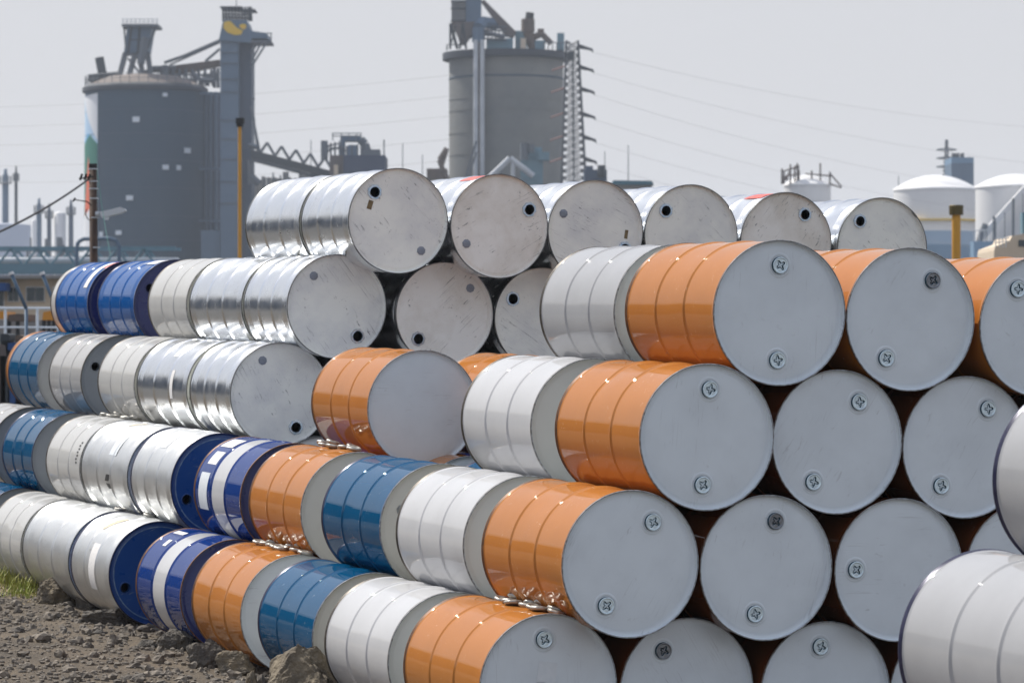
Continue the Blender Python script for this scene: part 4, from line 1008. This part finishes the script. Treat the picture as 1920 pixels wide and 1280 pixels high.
for a_, b_ in (((1466, 322), (1498, 312)), ((1474, 330), (1500, 326)), ((1510, 326), (1560, 330)), ((1466, 345), (1482, 320)), ((1556, 325), (1578, 350)), ((1556, 345), (1578, 352))): pb(mb, *a_, *b_, 421, .1, 4)
pbox(mb, 1468, 330, 1478, 338, 420.5, 1); pbox(mb, 1492, 310, 1499, 316, 420.5, 1); mb.build('pipework', B['rusty'], tt)
tt, cc, R0, z1 = tank('white tank with diagonal stair at the right edge of the picture', 1840, 1990, 347, 390, 1.4, [(None, 'whitewall')])
st = MB(); st.prism([P(1838, 440, 388), P(1930, 338, 388), P(1930, 352, 388), P(1846, 450, 388)], 1.2); st.build('stair', B['whitewall'], tt)
mb = MB(); mb.path([P(1832, 480, 387.5), P(1838, 445, 387.5), P(1848, 420, 387.5)], .35, 8); pb(mb, 1864, 405, 1864, 470, 387.5, .15); pb(mb, 1900, 372, 1900, 470, 387.5, .15)
for i in range(5): pb(mb, 1850+17*i, 434-18*i, 1850+17*i, 470, 387.6, .05, 4)
mb.build('stair_frame', B['steel'], tt)
q = root('low_tank_house', 'blue low building under the stair at right, between tank and cream cabin', 'building', 1870, 384)
mb = MB(); pbox(mb, 1826, 452, 1905, 999, 384, 3); mb.build('wall', B['tankblue'], q)
mb = MB(); mb.lathe((P(1852, 0, 380).x, 381.), [(1., -.3), (1., P(0, 475, 380).z), (.6, P(0, 468, 380).z), (.05, P(0, 465, 380).z)], 24); mb.build('vessel', B['tankshade'], q, True)
mb = MB()
for x in (1826, 1836, 1846): pb(mb, x, 430, x, 452, 384, .06, 4)
pb(mb, 1824, 432, 1850, 432, 384, .06, 4); mb.build('railing', B['pale'], q)
q = root('blue_tower_block', 'small blue and grey block on top of the skyline by the far pylon', 'building', 1808, 520)
mb = MB(); pbox(mb, 1784, 295, 1826, 306, 520, 8); mb.build('wall', B['tankblue'], q)
mb = MB(); mb.box(P(1784, 0, 520).x, 520, -.3, P(1826, 0, 520).x, 528, P(0, 306.2, 520).z); mb.build('wall', B['clad'], q)
mb = MB()
for x in (1787, 1794, 1803): pbox(mb, x, 287, x+5, 295, 522, 2)
mb.build('vent', B['darksteel'], q)
q = root('lattice_pylon', 'small distant lattice pylon beside the blue block above the big tank', 'pylon', 1775, 560)
mb = MB()
for s in (-1, 1):
    mb.bar((P(1775+s*12, 0, 560).x, 560, -.3), P(1775+s*1.5, 262, 560), .14, 4)
    for y in (281, 297, 313): mb.bar(P(1775, y-3, 560), P(1775+s*19, y, 560), .13, 4); mb.bar(P(1775, y+2, 560), P(1775+s*19, y, 560), .09, 4)
for i in range(9):
    y = 272+i*8; w0, w1 = 1.5+(y-262)*.1, 1.5+(y-254)*.1; mb.bar(P(1775-w0, y, 560), P(1775+w1, y+8, 560), .09, 4); mb.bar(P(1775+w0, y, 560), P(1775-w1, y+8, 560), .09, 4)
mb.build('tower', B['steel'], q)
# yellow posts, cream cabin
q = root('yellow_post', 'thick yellow post with dark cap in front of the big white tank', 'post', 1793, 60)
c = P(1793, 0, 60); MB().lathe((c.x, 60.), [(.078, .0), (.078, P(0, 402, 60).z)], 24).build('pole', B['yellow'], q, True)
z_ = P(0, 402, 60).z; MB().lathe((c.x, 60.), [(.02, z_-.0), (.125, z_-.01), (.13, z_+.15), (.12, z_+.165), (.01, z_+.17)], 24).build('cap', mat('dark_brass_cap', (.10, .075, .02), .5, .4), q)
q = root('yellow_lamp_pole', 'slim yellow pole with black floodlight before the lift tower', 'lamp post', 449, 90)
c = P(449.5, 0, 90); MB().lathe((c.x, 90.), [(.055, .0), (.046, P(0, 236, 90).z)], 16).build('pole', B['yellow'], q, True)
mb = MB(); pbox(mb, 442, 221, 457, 232, 89.85, .25); pb(mb, 449.5, 232, 449.5, 238, 90, .09); mb.build('floodlight', B['black'], q)
q = root('workboat_cabin', 'cream cabin roof with teal mast box at the right edge', 'cabin', 1900, 70)
mb = MB(); mb.prism([P(1864, 470, 70), P(1866, 462, 70), P(1893, 452, 70), P(1898, 442, 70), P(1940, 436, 70), P(1940, 720, 70), P(1864, 720, 70)], 2.5); mb.build('cabin_wall', B['cream'], q)
mb = MB(); pbox(mb, 1910, 450, 1934, 462, 69.98, .05); mb.build('window', B['glass'], q)
mb = MB(); pbox(mb, 1917, 398, 1932, 437, 70.5, .3); mb.build('mast_box', B['teal'], q)
mb = MB()
for x in (1867, 1874, 1880, 1886): pb(mb, x, 447, x, 464, 69.9, .012, 5)
pb(mb, 1866, 448, 1892, 446, 69.9, .012, 5); pb(mb, 1866, 455, 1892, 452, 69.9, .01, 5); mb.build('railing', B['lampgrey'], q)
# left: chimneys --------------------------------------------------
for i, (x, w, y0_, lb, m, cap) in enumerate(((10, 12, 330, 'tall hazy blue chimney at the left edge of the picture', 'clad', 1), (30, 6, 325, 'slim dark chimney pole with collar at far left', 'darksteel', 1), (73, 10, 385, 'short blue chimney with purple cap, first of the short three', 'clad', 1), (92, 8, 395, 'short grey chimney second of the short three', 'clad2', 0), (133, 9, 388, 'short grey chimney just left of the mural silo', 'clad2', 1))):
    q = root('chimney', lb, 'chimney', x, 520, 'chimneys at the far left'); c = P(x, 0, 520); rr = w/F*520/2
    zt_ = P(0, y0_, 520).z
    MB().lathe((c.x, 520.), [(rr*1.15, -.4), (rr, zt_), (rr*.6, zt_+.3), (rr*.5, zt_+1.1), (.05, zt_+1.1)], 20).build('shaft', B[m], q, True)
    mb = MB(); mb.lathe((c.x, 520.), [(rr*1.0, zt_-1.2), (rr*1.9, zt_-1.2), (rr*1.9, zt_-1.), (rr*1.0, zt_-1.)], 20)
    for k in range(10): a = k*.628; mb.bar((c.x+rr*1.85*math.cos(a), 520+rr*1.85*math.sin(a), zt_-1.1), (c.x+rr*1.85*math.cos(a), 520+rr*1.85*math.sin(a), zt_), .05, 4)
    mb.build('gallery', B['steel'], q)
for (xa, xb, yt, lb, D_) in ((-60, 50, 420, 'pale hazy tank at the left edge behind the pipe bridge', 480), (58, 68, 415, 'narrow white column left of the short chimneys', 500), (98, 122, 400, 'pale narrow vessel between the short chimneys', 520)):
    q = root('storage_tank', lb, 'storage tank', xa, D_); c = P((xa+xb)/2, 0, D_); rr = (xb-xa)/F*D_/2
    MB().lathe((c.x, D_+rr), [(rr, -.4), (rr, P(0, yt, D_).z), (rr*.5, P(0, yt-3, D_).z), (.05, P(0, yt-4, D_).z)], 48).build('tank_wall', B['whitewall' if xa > 0 else 'tankshade'], q, True)
q = root('refinery_racks', 'hazy racks and small columns behind the pipe bridge', 'plant', 100, 460)
mb = MB()
for i in range(36):
    x = -60+rng.random()*320; h_ = rng.uniform(10, 60); D2 = 460+rng.random()*20; mb.bar((P(x, 0, D2).x, D2, -.2), P(x, 500-h_, D2), rng.choice((.12, .2, .4)), 6)
for y in (470, 482, 497): pb(mb, -60, y, 260, y, 462, .12, 4)
mb.build('racks', B['steel'], q)
mb = MB()
for i in range(14): x = -50+i*22; pbox(mb, x, 475+rng.random()*25, x+rng.uniform(8, 20), 999, 450+rng.random()*8, 4)
mb.build('sheds', B['tankshade'], q)
# pipe bridge
q = root('pipe_bridge', 'teal truss pipe bridge crossing at the left behind the drums', 'pipe bridge', 60, 150)
mb = MB(); x0_, x1_ = P(-260, 0, 150).x, P(330, 0, 150).x
for dy in (0, 2.2):
    mb.box(x0_, 150+dy, P(0, 467, 150).z, x1_, 150.16+dy, P(0, 462, 150).z)
    mb.box(x0_, 150+dy, P(0, 512, 150).z, x1_, 150.2+dy, P(0, 494, 150).z)
for i in range(11):
    x = -245+50*i
    for dy in (0, 2.2): mb.bar((P(x+14, 0, 150).x, 150.1+dy, P(0, 466, 150).z), (P(x-10, 0, 150).x, 150.1+dy, P(0, 496, 150).z), .055, 5); mb.bar((P(x+14, 0, 150).x, 150.1+dy, P(0, 466, 150).z), (P(x+36, 0, 150).x, 150.1+dy, P(0, 496, 150).z), .055, 5)
for x in (-240, 300): mb.bar((P(x, 0, 151).x, 151, 0), (P(x, 0, 151).x, 151, P(0, 500, 151).z), .2, 8)
mb.build('truss', B['teal'], q)
mb = MB(); mb.bar((x0_, 151, P(0, 489, 151).z), (x1_, 151, P(0, 489, 151).z), .16, 10); mb.bar((x0_, 151.6, P(0, 489, 151).z), (x1_, 151.6, P(0, 489, 151).z), .12, 10); mb.build('pipe', B['pale'], q, True)
q = root('pipe_loop', 'blue grey expansion loop of pipe rising beside the timber pole', 'pipe', 180, 140)
pts = [P(144, 520, 140), P(144, 462, 140), P(147, 453, 140), P(156, 448, 140), P(205, 447, 140), P(217, 451, 140), P(223, 462, 140), P(224, 520, 140)]
MB().path(pts, .085, 10).build('loop', B['clad'], q)
# timber pole with lamp and cable
q = root('utility_pole', 'dark timber pole with grey street lamp, left behind the blue drums', 'utility pole', 176, 42)
mb = MB(); mb.bar((P(180, 0, 42).x, 42, 0), P(174, 312, 42), .056, 14, .048); mb.build('pole', B['wood'], q, True)
mb = MB(); mb.bar(P(174.1, 318, 42), P(173.9, 307, 42), .052, 14); mb.build('cap', B['black'], q)
mb = MB()
for y in (317, 340, 354, 372, 408, 464): xx = 174+6*(y-312)/168; mb.bar(P(xx, y+1, 42), P(xx, y-1, 42), .058, 14)
pb(mb, 179, 401, 186, 401, 41.95, .03, 8); mb.build('band', B['lampgrey'], q)
mb = MB(); mb.path([P(172, 386, 41.96), P(163, 378, 41.96), P(150, 376, 41.96), P(137, 374, 41.96)], .008, 6); mb.path([P(163, 392, 41.96), P(160, 400, 41.96), P(164, 410, 41.96), P(172, 415, 41.96)], .006, 6); pb(mb, 137, 378, 141, 371, 41.96, .012, 6)
for x in (150, 158, 165): pb(mb, x, 338, x+4, 326, 41.95, .016, 6)
pb(mb, 148, 335, 175, 331, 41.95, .01, 6); mb.build('bracket', B['black'], q)
mb = MB(); mb.prism([P(186, 397, 41.9), P(205, 393, 41.9), P(225, 388, 41.9), P(233, 391, 41.9), P(236, 395, 41.9), P(226, 400, 41.9), P(205, 405, 41.9), P(190, 408, 41.9)], .14); mb.build('lamp_housing', B['lampgrey'], q)
mb = MB(); mb.prism([P(193, 407, 41.92), P(204, 405, 41.92), P(202, 412, 41.92), P(195, 412, 41.92)], .09); mb.build('lamp_sensor', B['patch'], q)
pts = []
for i in range(21):
    t_ = i/20; p = P(166, 336, 42).lerp(P(-130, 482, 34), t_); p.z -= .10*4*t_*(1-t_); pts.append(p)
o = MB().path(pts, .013, 6).build('cable', B['black']); tag(o, 'black twisted cable sloping down left from the timber pole', 'cable')
pts = [P(184, 330, 42), P(190, 380, 41.8), P(198, 430, 41.5), P(207, 478, 41.2)]
o = MB().path(pts, .004, 5).build('guy_wire', mat('green_wire', (.12, .3, .26), .6)); tag(o, 'thin green wire hanging right of the timber pole', 'wire')
# site office, railing, stand pipes, wall on the far left
q = root('site_office', 'low pale office with dark windows at the left edge under the pipe bridge', 'building', 50, 75)
mb = MB(); pbox(mb, -150, 522, 160, 999, 76, 6); mb.build('wall', B['cream'], q)
mb = MB(); pbox(mb, -155, 516, 165, 522, 75.5, 7); mb.build('roof', B['wall'], q)
for x0_, x1_, y1_ in ((14, 36, 566), (48, 84, 566), (-30, 8, 575), (98, 130, 566)):
    fr = MB(); pbox(fr, x0_, 537, x1_, y1_, 75.94, .12); f_ = fr.build('window', B['whitewall'], q)
    m_ = (x0_+x1_)/2; g_ = MB(); pbox(g_, x0_+2, 539, m_-1, y1_-2, 75.9, .05); pbox(g_, m_+1, 539, x1_-2, y1_-2, 75.9, .05); g_.build('pane', B['glass'], f_)
mb = MB(); pbox(mb, -40, 530, 10, 545, 75, .8); mb.build('awning', B['houseblue'], q)
for i, (pts_, lb) in enumerate((([(50, 700), (49, 578), (22, 515)], 'slanting grey stand pipe with white cap in front of the office'), ([(112, 700), (110, 590), (80, 515)], 'slanting grey stand pipe partly behind the blue drum'))):
    q = root('stand_pipe', lb, 'pipe', 50, 38, 'slanting stand pipes')
    zg = 0; MB().path([Vector((P(pts_[0][0], 0, 38).x, 38, 0)), P(*pts_[1], 38), P(*pts_[2], 38)], .02, 8).build('pipe', B['clad'], q, True)
    a_ = P(*pts_[2], 38); MB().bar(a_, a_+Vector((-.012, 0, .03)), .032, 10).build('cap', B['whitewall'], q)
q = root('guard_rail', 'white horizontal guard rail crossing at far left', 'railing', 40, 60)
mb = MB(); mb.bar(P(-300, 576, 60), P(180, 578, 60), .025, 6); mb.bar(P(-300, 612, 60), P(180, 614, 60), .02, 6)
for x in range(-290, 180, 60): mb.bar((P(x, 0, 60).x, 60, 0), P(x, 577, 60), .025, 6)
mb.build('rail', B['patch'], q)
q = root('yard_wall', 'grey render yard wall under the office at far left', 'wall', 40, 66)
mb = MB(); pbox(mb, -500, 600, 300, 999, 66, .3); mb.build('wall', B['wall'], q)
for (xa, xb, ya, yb_, m, lb) in ((-30, 14, 583, 597, 'orange', 'orange machine at the left picture edge behind the guard rail'), (79, 104, 583, 600, 'orange', 'orange crate beside the blue drums behind the guard rail'), (14, 52, 588, 602, 'rusty', 'brown low skip between the two orange items')):
    q = root('machine' if m == 'orange' else 'skip', lb, 'machine' if m == 'orange' else 'skip', xa, 64); mb = MB(); mb.prism([P(xa, yb_, 64), P(xa+2, ya+2, 64), P((xa+xb)/2, ya, 64), P(xb-2, ya+1, 64), P(xb, yb_, 64)], 1.2); mb.build('body', B[m], q)
    mb = MB()
    for x in (xa+3, (xa+xb)/2, xb-3): mb.bar(P(x, yb_, 64.5), (P(x, 0, 64.5).x, 64.5, -.1), .04, 5)
    mb.build('stand', B['darksteel'], q)
for i, (xa, ya, w, h_, m, lb) in enumerate(((0, 625, 18, 14, 'darksteel', 'dark crate stacked below the wall at far left'), (14, 642, 26, 14, 'houseblue', 'blue tarpaulin bundle behind the far orange drum'), (-20, 645, 30, 22, 'brown', 'brown scrap heap block at the left picture edge'), (28, 628, 16, 10, 'rusty', 'rusty box on the heap at far left'))):
    q = root('crate', lb, 'crate', xa, 45); mb = MB(); mb.prism([P(xa, ya+h_, 45), P(xa+1, ya+1, 45), P(xa+w*.5, ya, 45), P(xa+w, ya+2, 45), P(xa+w+1, ya+h_, 45)], .6); pbox(mb, xa+1, ya+h_, xa+w, 999, 45.1, .4); mb.build('body', B[m], q)

# surroundings outside the frame that the glossy drums mirror: dark sheds and trees on the left
for i, (hd, dist, wd, ht, m) in enumerate(((-38, 95, 42, 9, 'clad2'), (-66, 70, 38, 7.5, 'brown'), (-92, 80, 44, 8.5, 'clad'), (-120, 75, 40, 7, 'wall'))):
    q = thing('warehouse', ['dark blue metal shed beyond the left of the yard', 'brown clad shed left of the yard', 'blue grey shed left of the yard, beside the brown one', 'grey rendered shed to the left, behind the camera'][i], 'warehouse', (0, 0, 0))
    c = Vector((dist*math.sin(R_(hd)), dist*math.cos(R_(hd)), 0)); ob = MB().box(-wd/2, -8, -.3, wd/2, 8, ht).build('wall', B[m], q)
    rf = MB().add([(-wd/2-.4, -8.5, ht), (wd/2+.4, -8.5, ht), (wd/2+.4, 8.5, ht), (-wd/2-.4, 8.5, ht), (-wd/2-.4, 0, ht+2.5), (wd/2+.4, 0, ht+2.5)], [(0, 1, 5, 4), (2, 3, 4, 5), (0, 4, 3), (1, 2, 5), (3, 2, 1, 0)]).build('roof', B['darksteel'], q)
    dr = MB()
    for k in range(4): dr.box(-wd/2+4+k*wd/4, -8.12, 0, -wd/2+8.5+k*wd/4, -8.0, 4.2)
    dr.build('shutter', B['steel'], q); q.location = c; q.rotation_euler = (0, 0, -R_(hd))

# the hazy air over the works
hz = MB().box(-1700, -1700, -3.5, 1700, 1700, 75).build('haze', None); hz['kind'] = 'stuff'
hm = bpy.data.materials.new('haze'); hm.use_nodes = True; hn = hm.node_tree.nodes; hn.remove(hn['Principled BSDF'])
pv = hn.new('ShaderNodeVolumePrincipled'); pv.inputs['Color'].default_value = (.80, .88, 1., 1); pv.inputs['Density'].default_value = .0003; pv.inputs['Anisotropy'].default_value = .2
hm.node_tree.links.new(pv.outputs[0], hn['Material Output'].inputs['Volume']); hz.data.materials.append(hm)
